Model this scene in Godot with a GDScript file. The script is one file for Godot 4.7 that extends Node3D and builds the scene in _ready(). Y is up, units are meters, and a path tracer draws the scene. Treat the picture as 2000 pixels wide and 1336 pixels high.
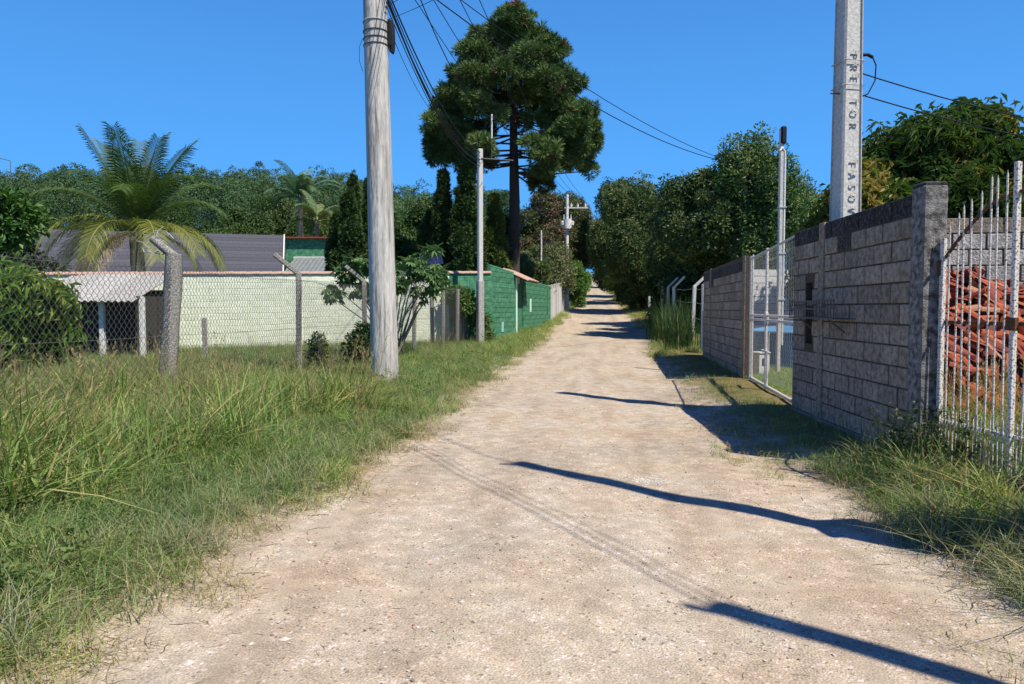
extends Node3D
# A dirt lane between a wire fence and block walls. x is to the right, d = -z is the distance ahead of the camera.

const FOCAL := 1444.0      # of the 2000 x 1336 photograph, in its pixels
const EYE := 1.5
const PITCH := 0.04498
const SUN_ELEVATION := 55.0
var rng := RandomNumberGenerator.new()
var wobble := FastNoiseLite.new()
var patches := FastNoiseLite.new()
var M := {}
var taken := {}
var block_meshes := {}


class Shape:
	var v := PackedVector3Array()
	var n := PackedVector3Array()
	var c := PackedColorArray()
	var t := PackedVector2Array()
	var i := PackedInt32Array()
	var col := Color.WHITE
	var tinted := false

	func put(p: Vector3, nn: Vector3, uv := Vector2.ZERO) -> int:
		v.append(p)
		n.append(nn)
		c.append(col)
		t.append(uv)
		return v.size() - 1

	func tri(a: Vector3, b: Vector3, d: Vector3) -> void:
		var nn := (b - a).cross(d - a).normalized()
		var k := v.size()
		put(a, nn); put(b, nn); put(d, nn)
		i.append(k); i.append(k + 2); i.append(k + 1)

	func tri_out(a: Vector3, b: Vector3, d: Vector3, o: Vector3) -> void:
		if (b - a).cross(d - a).dot((a + b + d) / 3.0 - o) < 0.0:
			tri(a, d, b)
		else:
			tri(a, b, d)

	func quad(a: Vector3, b: Vector3, d: Vector3, e: Vector3) -> void:
		tri(a, b, d)
		tri(a, d, e)

	func quad_out(a: Vector3, b: Vector3, d: Vector3, e: Vector3, o: Vector3) -> void:
		tri_out(a, b, d, o)
		tri_out(a, d, e, o)

	func box(at: Vector3, size: Vector3, turn := Basis()) -> void:
		chamfer(at, size, 0.0, turn)

	func chamfer(at: Vector3, size: Vector3, bevel: float, turn := Basis()) -> void:
		var h := size / 2.0
		var p := {}
		for k in 8:
			var s := Vector3(1 if k & 1 else -1, 1 if k & 2 else -1, 1 if k & 4 else -1)
			for ax in 3:
				var q := Vector3(s.x * (h.x - bevel), s.y * (h.y - bevel), s.z * (h.z - bevel))
				q[ax] = s[ax] * h[ax]
				p[k * 3 + ax] = at + turn * q
		for ax in 3:
			var b1 := 1 << ((ax + 1) % 3)
			var b2 := 1 << ((ax + 2) % 3)
			for side in 2:
				var k0 := side << ax
				quad_out(p[k0 * 3 + ax], p[(k0 | b1) * 3 + ax], p[(k0 | b1 | b2) * 3 + ax], p[(k0 | b2) * 3 + ax], at)
			if bevel > 0.0:
				for e in 4:
					var k1 := (b1 if e & 1 else 0) | (b2 if e & 2 else 0)
					var k2 := k1 | (1 << ax)
					var u := (ax + 1) % 3
					var w := (ax + 2) % 3
					quad_out(p[k1 * 3 + u], p[k2 * 3 + u], p[k2 * 3 + w], p[k1 * 3 + w], at)
		if bevel > 0.0:
			for k in 8:
				tri_out(p[k * 3], p[k * 3 + 1], p[k * 3 + 2], at)

	func tube(pts: Array, radii: Array, sides := 8, caps := true) -> void:
		var first := v.size()
		var side := Vector3.ZERO
		for k in pts.size():
			var along: Vector3 = (pts[mini(k + 1, pts.size() - 1)] - pts[maxi(k - 1, 0)]).normalized()
			if side == Vector3.ZERO:
				side = along.cross(Vector3.UP if absf(along.y) < 0.9 else Vector3.RIGHT).normalized()
			side = (side - along * side.dot(along)).normalized()
			var other := along.cross(side)
			for s in sides:
				var a := TAU * s / sides
				var nn := side * cos(a) + other * sin(a)
				put(pts[k] + nn * radii[k], nn, Vector2(float(s) / sides, k))
		for k in pts.size() - 1:
			for s in sides:
				var a := first + k * sides + s
				var b := first + k * sides + (s + 1) % sides
				i.append_array([a, a + sides, b, b, a + sides, b + sides])
		if caps:
			for e in 2:
				var k: int = 0 if e == 0 else pts.size() - 1
				var o: Vector3 = pts[k]
				var inner: Vector3 = pts[1] if e == 0 else pts[k - 1]
				for s in sides:
					tri_out(v[first + k * sides + s], v[first + k * sides + (s + 1) % sides], o, inner)

	func mesh() -> ArrayMesh:
		var a := []
		a.resize(Mesh.ARRAY_MAX)
		a[Mesh.ARRAY_VERTEX] = v
		a[Mesh.ARRAY_NORMAL] = n
		a[Mesh.ARRAY_TEX_UV] = t
		if tinted:
			a[Mesh.ARRAY_COLOR] = c
		a[Mesh.ARRAY_INDEX] = i
		var m := ArrayMesh.new()
		m.add_surface_from_arrays(Mesh.PRIMITIVE_TRIANGLES, a)
		return m


# ---------- nodes ----------

func numbered(called: String) -> String:
	var k: int = taken.get(called, 0)
	taken[called] = k + 1
	return called if k == 0 else "%s_%03d" % [called, k]


func tag(o: Node3D, label := "", category := "", group := "", kind := "") -> Node3D:
	if label: o.set_meta("label", label)
	if category: o.set_meta("category", category)
	if group: o.set_meta("group", group)
	if kind: o.set_meta("kind", kind)
	return o


func thing(called: String, label: String, category: String, where := Transform3D(), group := "") -> Node3D:
	var o := Node3D.new()
	o.name = numbered(called)
	add_child(o)
	o.transform = where
	tag(o, label, category, group, "thing")
	return o


func part(called: String, m: Mesh, material: Material, parent: Node3D, where := Transform3D()) -> MeshInstance3D:
	var o := MeshInstance3D.new()
	o.mesh = m
	o.material_override = material
	o.transform = where
	if parent == self:
		o.name = numbered(called)
		add_child(o)
	else:
		o.name = called
		parent.add_child(o, true)
	return o


func multi(called: String, m: Mesh, material: Material, parent: Node3D, places: Array, tints: Array) -> MultiMeshInstance3D:
	var mm := MultiMesh.new()
	mm.transform_format = MultiMesh.TRANSFORM_3D
	mm.use_colors = true
	mm.mesh = m
	mm.instance_count = places.size()
	for k in places.size():
		mm.set_instance_transform(k, places[k])
		mm.set_instance_color(k, tints[k])
	var o := MultiMeshInstance3D.new()
	o.multimesh = mm
	o.material_override = material
	if parent == self:
		o.name = numbered(called)
		add_child(o)
	else:
		o.name = called
		parent.add_child(o, true)
	return o


# ---------- where things are ----------

func ray(u: float, v: float) -> Vector3:
	var x := (u - 1000.0) / FOCAL
	var y := (668.0 - v) / FOCAL
	var r := Vector3(x, y * cos(PITCH) - sin(PITCH), -(cos(PITCH) + y * sin(PITCH)))
	return r / -r.z


func at(u: float, v: float, d: float) -> Vector3:       # the point that shows at a pixel, d metres ahead
	return Vector3(0, EYE, 0) + ray(u, v) * d


func px(u: float, d: float) -> float:                    # x of something that stands d metres ahead, near the horizon line
	return at(u, 603, d).x


func on(x: float, d: float, up := 0.0) -> Vector3:       # a point of the ground
	return Vector3(x, height(x, d) + up, -d)


func spline(table: Array, d: float) -> float:
	if d <= table[0][0]:
		return table[0][1] + (d - table[0][0]) * (table[1][1] - table[0][1]) / (table[1][0] - table[0][0])
	for k in table.size() - 1:
		if d <= table[k + 1][0]:
			var p0: float = table[maxi(k - 1, 0)][1]
			var p3: float = table[mini(k + 2, table.size() - 1)][1]
			return cubic_interpolate_in_time(table[k][1], table[k + 1][1], p0, p3, (d - table[k][0]) / (table[k + 1][0] - table[k][0]), table[k + 1][0] - table[k][0], table[maxi(k - 1, 0)][0] - table[k][0] - (0.01 if k == 0 else 0.0), table[mini(k + 2, table.size() - 1)][0] - table[k][0])
	return table[-1][1]


const RISE := [[-60.0, 0.0], [0.0, 0.0], [20.0, 0.0], [30.0, 0.2], [40.0, 0.6], [53.0, 1.32], [80.0, 2.95], [110.0, 5.0], [150.0, 8.0], [180.0, 9.3], [260.0, 10.0], [600.0, 10.0]]
const MIDDLE := [[-20.0, -1.7], [0.0, -0.2], [4.0, 0.34], [9.0, 0.82], [13.0, 1.25], [21.0, 2.2], [34.0, 4.0], [52.0, 5.95], [80.0, 9.3], [150.0, 17.3], [600.0, 60.0]]
const HALF := [[-20.0, 2.35], [0.0, 2.35], [4.0, 2.14], [9.0, 1.83], [13.0, 1.82], [21.0, 1.95], [34.0, 2.3], [52.0, 1.9], [80.0, 1.7], [150.0, 1.4], [600.0, 1.4]]
var rise_at := PackedFloat32Array()
var middle_at := PackedFloat32Array()
var half_at := PackedFloat32Array()


func prepare_lane() -> void:
	for k in 2600:
		var d := -60.0 + k * 0.25
		rise_at.append(spline(RISE, d))
		middle_at.append(spline(MIDDLE, d))
		half_at.append(spline(HALF, d))


func looked_up(table: PackedFloat32Array, d: float) -> float:
	var q := clampf((d + 60.0) * 4.0, 0.0, 2598.0)
	var k := int(q)
	return lerpf(table[k], table[k + 1], q - k)


func lane(d: float) -> float:
	return looked_up(middle_at, d)


func beside(x: float, d: float) -> float:                # metres outside the lane's edge, negative on it
	return absf(x - lane(d)) - looked_up(half_at, d)


func height(x: float, d: float) -> float:
	var y := looked_up(rise_at, d)
	var s := beside(x, d)
	var right := x > lane(d)
	y += (0.14 if right else 0.10) * smoothstep(-0.1, 1.1, s)
	y += wobble.get_noise_2d(x * 2.2, d * 2.2) * 0.018
	y += wobble.get_noise_2d(x * 9.0 + 70.0, d * 9.0) * 0.003
	if s < 0.0:                                          # worn wheel tracks
		var across := absf(x - lane(d) + 0.1)
		y -= 0.02 * exp(-pow((across - 0.85) / 0.28, 2.0))
	if d > 60.0 and x < lane(d) - 8.0:                    # the wooded hill beyond the houses
		y += 14.0 * smoothstep(75.0, 230.0, d) * smoothstep(8.0, 70.0, lane(d) - x)
	if d > 120.0:
		y += 3.0 * smoothstep(120.0, 200.0, d) * wobble.get_noise_2d(x * 0.06, d * 0.06)
	return y


func frame(a: Vector2, b: Vector2, up: float) -> Transform3D:   # a wall's own axes: x from a to b (x, d), z out of its face
	var x := Vector3(b.x - a.x, 0, a.y - b.y).normalized()
	return Transform3D(Basis(x, Vector3.UP, x.cross(Vector3.UP)), Vector3(a.x, up, -a.y))


# ---------- materials ----------

func srgb(c: Color) -> Color:
	return c.linear_to_srgb()


func noise_texture(frequency: float, from: Color, to: Color, size := 512, octaves := 5, kind := FastNoiseLite.TYPE_SIMPLEX_SMOOTH, stops := []) -> NoiseTexture2D:
	var f := FastNoiseLite.new()
	f.noise_type = kind
	f.frequency = frequency
	f.fractal_octaves = octaves
	f.fractal_gain = 0.6
	f.seed = taken.size() * 7 + 3
	taken["texture%d" % taken.size()] = 1
	var g := Gradient.new()
	if stops:
		g.offsets = PackedFloat32Array(stops.map(func(s): return s[0]))
		g.colors = PackedColorArray(stops.map(func(s): return srgb(s[1])))
	else:
		g.offsets = PackedFloat32Array([0.15, 0.85])
		g.colors = PackedColorArray([srgb(from), srgb(to)])
	var t := NoiseTexture2D.new()
	t.width = size
	t.height = size
	t.seamless = true
	t.noise = f
	t.color_ramp = g
	return t


func normal_texture(frequency: float, strength: float, size := 512) -> NoiseTexture2D:
	var f := FastNoiseLite.new()
	f.frequency = frequency
	f.fractal_octaves = 5
	f.fractal_gain = 0.65
	f.seed = 11
	var t := NoiseTexture2D.new()
	t.width = size
	t.height = size
	t.seamless = true
	t.as_normal_map = true
	t.bump_strength = strength
	t.noise = f
	return t


func plain(c: Color, rough := 0.85, metal := 0.0) -> StandardMaterial3D:
	var m := StandardMaterial3D.new()
	m.albedo_color = srgb(c)
	m.roughness = rough
	m.metallic = metal
	m.metallic_specular = 0.35
	return m


func rough_stuff(texture: Texture2D, bumps: Texture2D, metres: float, rough := 0.9, bump := 0.6, tint := Color.WHITE, in_world := true) -> StandardMaterial3D:
	var m := plain(tint, rough)
	m.albedo_texture = texture
	m.uv1_triplanar = true
	m.uv1_world_triplanar = in_world
	m.uv1_scale = Vector3.ONE / metres
	if bumps:
		m.normal_enabled = true
		m.normal_texture = bumps
		m.normal_scale = bump
	return m


func toned(m: StandardMaterial3D, k: float, tint := Color.WHITE) -> StandardMaterial3D:
	var o: StandardMaterial3D = m.duplicate()
	o.albedo_color = srgb(Color(tint.r * k, tint.g * k, tint.b * k))
	return o


func leafy(rough := 0.48, through := 0.55) -> StandardMaterial3D:
	var m := plain(Color.WHITE, rough)
	m.vertex_color_use_as_albedo = true
	m.backlight_enabled = true
	m.backlight = srgb(Color(0.75, 1.0, 0.3) * through)
	m.cull_mode = BaseMaterial3D.CULL_DISABLED
	m.metallic_specular = 0.4
	return m


func dirt_texture() -> Array:
	var size := 1024
	var grain := FastNoiseLite.new()
	grain.noise_type = FastNoiseLite.TYPE_SIMPLEX
	grain.frequency = 0.16
	grain.fractal_octaves = 3
	grain.seed = 5
	var soft := FastNoiseLite.new()
	soft.frequency = 0.012
	soft.fractal_octaves = 5
	soft.seed = 8
	var cells := FastNoiseLite.new()
	cells.noise_type = FastNoiseLite.TYPE_CELLULAR
	cells.cellular_return_type = FastNoiseLite.RETURN_CELL_VALUE
	cells.frequency = 0.11
	cells.fractal_type = FastNoiseLite.FRACTAL_NONE
	cells.seed = 21
	var edges := FastNoiseLite.new()
	edges.noise_type = FastNoiseLite.TYPE_CELLULAR
	edges.cellular_return_type = FastNoiseLite.RETURN_DISTANCE
	edges.frequency = 0.11
	edges.fractal_type = FastNoiseLite.FRACTAL_NONE
	edges.seed = 21
	var fine := FastNoiseLite.new()
	fine.noise_type = FastNoiseLite.TYPE_VALUE
	fine.frequency = 0.42
	fine.fractal_octaves = 2
	fine.seed = 31
	var p := fine.get_seamless_image(size, size).get_data()
	var g := grain.get_seamless_image(size, size).get_data()
	var s := soft.get_seamless_image(size, size).get_data()
	var c := cells.get_seamless_image(size, size).get_data()
	var e := edges.get_seamless_image(size, size).get_data()
	var colour := PackedByteArray()
	colour.resize(size * size * 3)
	var relief := PackedByteArray()
	relief.resize(size * size)
	for k in size * size:
		var stone := c[k]
		var near := e[k]
		var tone := 168.0 + (s[k] - 128) * 0.13 + (g[k] - 128) * 0.17 + (p[k] - 128) * 0.24
		var h := 90.0 + (g[k] - 128) * 0.4 + (s[k] - 128) * 0.04 + (p[k] - 128) * 0.3
		var warm := 1.0
		if stone > 222 and near < 110 and s[k] > 118:       # pale pebbles
			tone += 22.0
			warm = 0.93
			h += 50.0 - near * 0.4
		elif stone < 24 and near < 90 and s[k] > 110:       # dark ones
			tone -= 34.0
			h += 40.0 - near * 0.4
		colour[k * 3] = clampi(int(tone * 1.075), 0, 255)
		colour[k * 3 + 1] = clampi(int(tone), 0, 255)
		colour[k * 3 + 2] = clampi(int(tone * (0.9 + (1.0 - warm))), 0, 255)
		relief[k] = clampi(int(h), 0, 255)
	var a := ImageTexture.create_from_image(Image.create_from_data(size, size, false, Image.FORMAT_RGB8, colour))
	var b := ImageTexture.create_from_image(Image.create_from_data(size, size, false, Image.FORMAT_L8, relief))
	return [a, b]


func make_materials() -> void:
	M.bump_fine = normal_texture(0.06, 5.0)
	M.bump_soft = normal_texture(0.012, 8.0)
	var dirt := dirt_texture()
	var road := plain(Color(1, 1, 1), 0.97)
	road.vertex_color_use_as_albedo = true
	road.albedo_texture = dirt[0]
	road.uv1_triplanar = true
	road.uv1_world_triplanar = true
	road.uv1_scale = Vector3.ONE / 2.7
	road.heightmap_enabled = true
	road.heightmap_texture = dirt[1]
	road.heightmap_scale = 0.8
	road.metallic_specular = 0.15
	M.dirt = road
	var grey := noise_texture(0.02, Color(0.24, 0.235, 0.225), Color(0.46, 0.45, 0.43))
	M.concrete = rough_stuff(grey, M.bump_fine, 0.9)
	M.column = rough_stuff(noise_texture(0.012, Color.BLACK, Color.WHITE, 512, 4, FastNoiseLite.TYPE_SIMPLEX_SMOOTH, [[0.25, Color(0.07, 0.066, 0.06)], [0.5, Color(0.17, 0.16, 0.148)], [0.8, Color(0.3, 0.285, 0.27)]]), M.bump_fine, 0.7, 0.95, 1.0)
	M.concrete_pale = rough_stuff(noise_texture(0.03, Color(0.42, 0.41, 0.385), Color(0.66, 0.65, 0.62)), M.bump_fine, 1.1, 0.85, 0.4)
	M.post_old = rough_stuff(noise_texture(0.05, Color.BLACK, Color.WHITE, 512, 6, FastNoiseLite.TYPE_SIMPLEX_SMOOTH, [[0.2, Color(0.10, 0.09, 0.085)], [0.45, Color(0.22, 0.2, 0.185)], [0.6, Color(0.33, 0.32, 0.28)], [0.75, Color(0.5, 0.5, 0.44)]]), M.bump_fine, 0.8, 0.95, 1.0)
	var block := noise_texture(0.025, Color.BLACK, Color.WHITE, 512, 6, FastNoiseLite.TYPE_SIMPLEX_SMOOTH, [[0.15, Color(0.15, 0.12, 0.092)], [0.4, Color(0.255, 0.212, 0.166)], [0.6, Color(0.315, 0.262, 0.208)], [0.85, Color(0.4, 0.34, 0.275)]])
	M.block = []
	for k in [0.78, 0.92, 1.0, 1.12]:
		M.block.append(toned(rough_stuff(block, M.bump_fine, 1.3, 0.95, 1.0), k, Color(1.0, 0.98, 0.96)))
	var mould := noise_texture(0.03, Color.BLACK, Color.WHITE, 512, 6, FastNoiseLite.TYPE_SIMPLEX_SMOOTH, [[0.2, Color(0.018, 0.018, 0.018)], [0.6, Color(0.042, 0.04, 0.038)], [0.85, Color(0.13, 0.12, 0.11)]])
	M.block_mouldy = [rough_stuff(mould, M.bump_fine, 1.1, 0.95, 1.0), toned(rough_stuff(mould, M.bump_fine, 1.1, 0.95, 1.0), 1.35)]
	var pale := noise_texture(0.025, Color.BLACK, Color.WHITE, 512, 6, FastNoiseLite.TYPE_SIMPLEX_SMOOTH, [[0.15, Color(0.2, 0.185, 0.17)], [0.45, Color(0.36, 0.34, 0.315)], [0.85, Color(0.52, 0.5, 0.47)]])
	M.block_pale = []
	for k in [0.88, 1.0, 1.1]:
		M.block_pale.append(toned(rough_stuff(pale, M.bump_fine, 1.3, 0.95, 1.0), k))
	M.mortar = rough_stuff(block, M.bump_fine, 0.7, 0.97, 0.8, Color(0.3, 0.28, 0.27))
	var cream := noise_texture(0.02, Color.BLACK, Color.WHITE, 512, 5, FastNoiseLite.TYPE_SIMPLEX_SMOOTH, [[0.1, Color(0.54, 0.58, 0.44)], [0.45, Color(0.69, 0.735, 0.58)], [0.8, Color(0.77, 0.8, 0.67)]])
	M.cream = []
	for k in [0.95, 1.0, 1.04]:
		M.cream.append(toned(rough_stuff(cream, M.bump_fine, 1.6, 0.9, 0.5), k))
	M.green_paint = []
	var green := noise_texture(0.009, Color.BLACK, Color.WHITE, 512, 5, FastNoiseLite.TYPE_SIMPLEX_SMOOTH, [[0.2, Color(0.04, 0.13, 0.075)], [0.38, Color(0.05, 0.19, 0.1)], [0.55, Color(0.06, 0.22, 0.12)], [0.8, Color(0.12, 0.28, 0.18)]])
	for k in [0.93, 1.0, 1.06]:
		M.green_paint.append(toned(rough_stuff(green, M.bump_fine, 1.5, 0.8, 0.5), k))
	M.clay = []
	for c in [Color(0.42, 0.1, 0.045), Color(0.32, 0.08, 0.05), Color(0.48, 0.15, 0.075), Color(0.2, 0.06, 0.045), Color(0.5, 0.24, 0.15)]:
		M.clay.append(rough_stuff(noise_texture(0.05, Color(0.6, 0.6, 0.6), Color(1.1, 1.05, 1.0), 256), M.bump_fine, 0.35, 0.92, 0.5, c))
	M.cap = rough_stuff(noise_texture(0.05, Color(0.3, 0.16, 0.12), Color(0.62, 0.45, 0.36), 256), M.bump_fine, 0.6)
	M.white_metal = rough_stuff(noise_texture(0.035, Color.BLACK, Color.WHITE, 512, 6, FastNoiseLite.TYPE_SIMPLEX_SMOOTH, [[0.2, Color(0.16, 0.07, 0.035)], [0.33, Color(0.3, 0.17, 0.1)], [0.42, Color(0.66, 0.63, 0.57)], [0.9, Color(0.8, 0.79, 0.75)]]), null, 0.45, 0.6, 0.3)
	M.galvanised = rough_stuff(noise_texture(0.04, Color(0.34, 0.35, 0.36), Color(0.58, 0.59, 0.6), 256), null, 0.4, 0.5)
	M.rust = rough_stuff(noise_texture(0.05, Color(0.05, 0.025, 0.015), Color(0.2, 0.09, 0.045), 256), null, 0.3, 0.9)
	M.wire = plain(Color(0.13, 0.125, 0.11), 0.6)
	M.cable = plain(Color(0.012, 0.012, 0.014), 0.6)
	M.dark_iron = rough_stuff(noise_texture(0.05, Color(0.06, 0.055, 0.05), Color(0.2, 0.19, 0.175), 256), null, 0.3, 0.75)
	M.fibre = rough_stuff(noise_texture(0.03, Color.BLACK, Color.WHITE, 512, 6, FastNoiseLite.TYPE_SIMPLEX_SMOOTH, [[0.2, Color(0.15, 0.14, 0.135)], [0.45, Color(0.32, 0.31, 0.3)], [0.8, Color(0.52, 0.515, 0.5)]]), M.bump_fine, 1.2)
	M.slate = rough_stuff(noise_texture(0.03, Color(0.055, 0.055, 0.066), Color(0.12, 0.12, 0.138)), M.bump_fine, 1.5, 0.7)
	M.sheet_grey = rough_stuff(noise_texture(0.02, Color(0.15, 0.17, 0.18), Color(0.23, 0.25, 0.26), 256), null, 2.0, 0.6)
	M.whitewash = rough_stuff(noise_texture(0.03, Color(0.55, 0.55, 0.53), Color(0.8, 0.8, 0.78)), M.bump_fine, 1.5)
	M.wood_dark = rough_stuff(noise_texture(0.04, Color(0.03, 0.026, 0.022), Color(0.1, 0.085, 0.07), 256), M.bump_fine, 0.6)
	M.blue = rough_stuff(noise_texture(0.01, Color(0.02, 0.12, 0.3), Color(0.05, 0.22, 0.45), 256), M.bump_soft, 2.5, 0.4, 0.5)
	M.blue_pale = rough_stuff(noise_texture(0.01, Color(0.07, 0.22, 0.42), Color(0.13, 0.34, 0.56), 256), M.bump_soft, 2.0, 0.35, 0.6)
	M.bark = rough_stuff(noise_texture(0.05, Color(0.03, 0.024, 0.018), Color(0.13, 0.105, 0.08), 256), M.bump_fine, 0.6, 0.95, 1.0)
	M.bark_pale = rough_stuff(noise_texture(0.05, Color(0.16, 0.14, 0.11), Color(0.36, 0.33, 0.27), 256), M.bump_fine, 0.6, 0.95, 1.0)
	M.leaf = leafy()
	M.leaf_dull = leafy(0.75, 0.35)
	M.needle = leafy(0.7, 0.15)
	M.grass = leafy(0.6, 0.6)
	M.straw = leafy(0.8, 0.35)
	M.stone = plain(Color.WHITE, 0.95)
	M.stone.vertex_color_use_as_albedo = true
	M.glass_dark = plain(Color(0.02, 0.02, 0.022), 0.15)


func _ready() -> void:
	rng.seed = 4
	wobble.seed = 2
	wobble.frequency = 0.35
	wobble.fractal_octaves = 3
	patches.seed = 9
	patches.frequency = 0.5
	patches.fractal_octaves = 4
	var camera := Camera3D.new()
	camera.name = "camera"
	add_child(camera)
	camera.position = Vector3(0, EYE, 0)
	camera.rotation = Vector3(-PITCH, 0, 0)
	camera.fov = rad_to_deg(2.0 * atan(668.0 / FOCAL))
	camera.near = 0.05
	camera.far = 2000.0
	camera.current = true
	var sky := ProceduralSkyMaterial.new()
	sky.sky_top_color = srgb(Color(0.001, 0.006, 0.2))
	sky.sky_horizon_color = srgb(Color(0.11, 0.44, 1.0))
	sky.sky_curve = 0.45
	sky.ground_bottom_color = srgb(Color(0.2, 0.18, 0.14))
	sky.ground_horizon_color = srgb(Color(0.3, 0.4, 0.45))
	sky.sun_angle_max = 1.0
	var environment := Environment.new()
	environment.background_mode = Environment.BG_SKY
	environment.sky = Sky.new()
	environment.sky.sky_material = sky
	environment.tonemap_mode = Environment.TONE_MAPPER_LINEAR
	environment.tonemap_exposure = 1.25
	environment.sdfgi_enabled = true
	environment.ssao_enabled = true
	environment.ssil_enabled = true
	var around := WorldEnvironment.new()
	around.name = "world_environment"
	around.environment = environment
	add_child(around)
	var sun := DirectionalLight3D.new()
	sun.name = "sun"
	sun.light_energy = 1.6
	sun.light_color = Color(1.0, 0.97, 0.91)
	sun.light_angular_distance = 0.5
	sun.shadow_enabled = true
	add_child(sun)
	var flat := cos(deg_to_rad(SUN_ELEVATION))
	sun.look_at_from_position(Vector3.ZERO, Vector3(-flat * 0.707, -sin(deg_to_rad(SUN_ELEVATION)), -flat * 0.707), Vector3.UP)

	prepare_lane()
	make_materials()
	build_ground()
	build_road()
	build_near_wall()
	build_far_wall()
	build_back_wall()
	build_cream_wall()
	build_green_hut()
	build_slab_fence()
	build_houses()
	build_shed()
	build_wire_fence()
	build_bar_gate()
	build_yard_gate()
	build_yard()
	build_tile_heap()
	build_basket()
	build_poles()
	build_cables()
	build_verge_fence()
	build_trees()
	build_plants()
	build_grass()
	build_litter()


# ---------- the ground ----------

func steps(from: float, to: float, fine_from: float, fine_to: float, fine: float, growth: float) -> Array:
	var out := []
	var p := fine_from
	while p < fine_to:
		out.append(p)
		p += fine
	out.append(fine_to)
	var s := fine
	p = fine_to
	while p < to:
		s *= growth
		p += s
		out.append(p)
	s = fine
	p = fine_from
	while p > from:
		s *= growth
		p -= s
		out.push_front(p)
	return out


func soil(x: float, d: float) -> Color:
	var s := beside(x, d)
	var n := patches.get_noise_2d(x * 1.3, d * 1.3)
	var m := patches.get_noise_2d(x * 5.0 + 40.0, d * 5.0)
	var bare := Color(1.0, 0.955, 0.90)
	bare = bare.lerp(Color(0.86, 0.76, 0.66), clampf(n * 1.2, 0.0, 0.6))
	bare = bare.lerp(Color(1.06, 1.04, 1.03), clampf(-n * 1.2, 0.0, 0.6))
	var k := patches.get_noise_2d(x * 0.7 + 200.0, d * 0.7)
	bare = bare.lerp(Color(0.83, 0.84, 0.83), clampf(k * 2.2, 0.0, 0.75))
	var streak := patches.get_noise_2d((x - lane(d)) * 3.4 + 500.0, d * 0.45)   # tyre tracks
	bare = bare.lerp(Color(0.7, 0.64, 0.57), clampf(streak * 1.6 - 0.08, 0.0, 0.5))
	bare = bare.lerp(Color(1.1, 1.05, 0.98), clampf(-streak * 1.6 - 0.08, 0.0, 0.5))
	bare *= 1.0 + m * 0.16
	var grown := Color(0.34, 0.36, 0.16).lerp(Color(0.5, 0.42, 0.25), clampf(0.5 + n, 0.0, 1.0))
	grown = grown.lerp(Color(0.14, 0.2, 0.07), smoothstep(5.0, 12.0, s))
	return bare.lerp(grown, smoothstep(0.15, 0.75, s + n * 0.5 + m * 0.25))


func sheet(xs: Array, ds: Array, lift: float, tint: Callable) -> ArrayMesh:
	var s := Shape.new()
	s.tinted = true
	var w := xs.size()
	for d in ds:
		for x in xs:
			s.col = (tint as Callable).call(x, d)
			s.put(Vector3(x, height(x, d) + lift, -d), Vector3.UP, Vector2(x, d))
	for r in ds.size() - 1:
		for k in w - 1:
			var a := r * w + k
			s.i.append_array([a, a + w, a + 1, a + 1, a + w, a + w + 1])
	for r in ds.size():
		for k in w:
			var a := r * w + k
			var l := s.v[a - 1 if k > 0 else a]
			var q := s.v[a + 1 if k < w - 1 else a]
			var b := s.v[a - w if r > 0 else a]
			var f := s.v[a + w if r < ds.size() - 1 else a]
			s.n[a] = (q - l).cross(f - b).normalized()
	return s.mesh()


func build_ground() -> void:
	var xs := steps(-420.0, 420.0, -9.0, 8.0, 0.2, 1.12)
	var ds := steps(-60.0, 560.0, 1.5, 24.0, 0.2, 1.05)
	var o := part("ground", sheet(xs, ds, 0.0, soil), M.dirt, self)
	tag(o, "", "", "", "structure")


func build_road() -> void:
	var s := Shape.new()
	s.tinted = true
	var ds := steps(-10.0, 185.0, 1.5, 24.0, 0.14, 1.05)
	var across := 30
	for d in ds:
		var hw := looked_up(half_at, d) + 0.12
		var l: float = lane(d) - hw + patches.get_noise_2d(3.0, d * 2.0) * 0.25
		var r: float = lane(d) + hw + patches.get_noise_2d(9.0, d * 2.0) * 0.25
		for k in across + 1:
			var x := lerpf(l, r, float(k) / across)
			s.col = soil(x, d)
			s.put(Vector3(x, height(x, d) + 0.004, -d), Vector3.UP)
	var w := across + 1
	for r in ds.size() - 1:
		for k in across:
			var a := r * w + k
			s.i.append_array([a, a + w, a + 1, a + 1, a + w, a + w + 1])
	for r in ds.size():
		for k in w:
			var a := r * w + k
			var l := s.v[a - 1 if k > 0 else a]
			var q := s.v[a + 1 if k < w - 1 else a]
			var b := s.v[a - w if r > 0 else a]
			var f := s.v[a + w if r < ds.size() - 1 else a]
			s.n[a] = (q - l).cross(f - b).normalized()
	tag(part("road", s.mesh(), M.dirt, self), "", "", "", "structure")


# ---------- masonry ----------

func block_mesh(length: float, tall: float, deep: float) -> ArrayMesh:
	var key := "%.2f %.2f %.2f" % [length, tall, deep]
	if not block_meshes.has(key):
		var s := Shape.new()
		s.chamfer(Vector3.ZERO, Vector3(length - 0.024, tall - 0.016, deep), 0.006)
		block_meshes[key] = s.mesh()
	return block_meshes[key]


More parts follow.
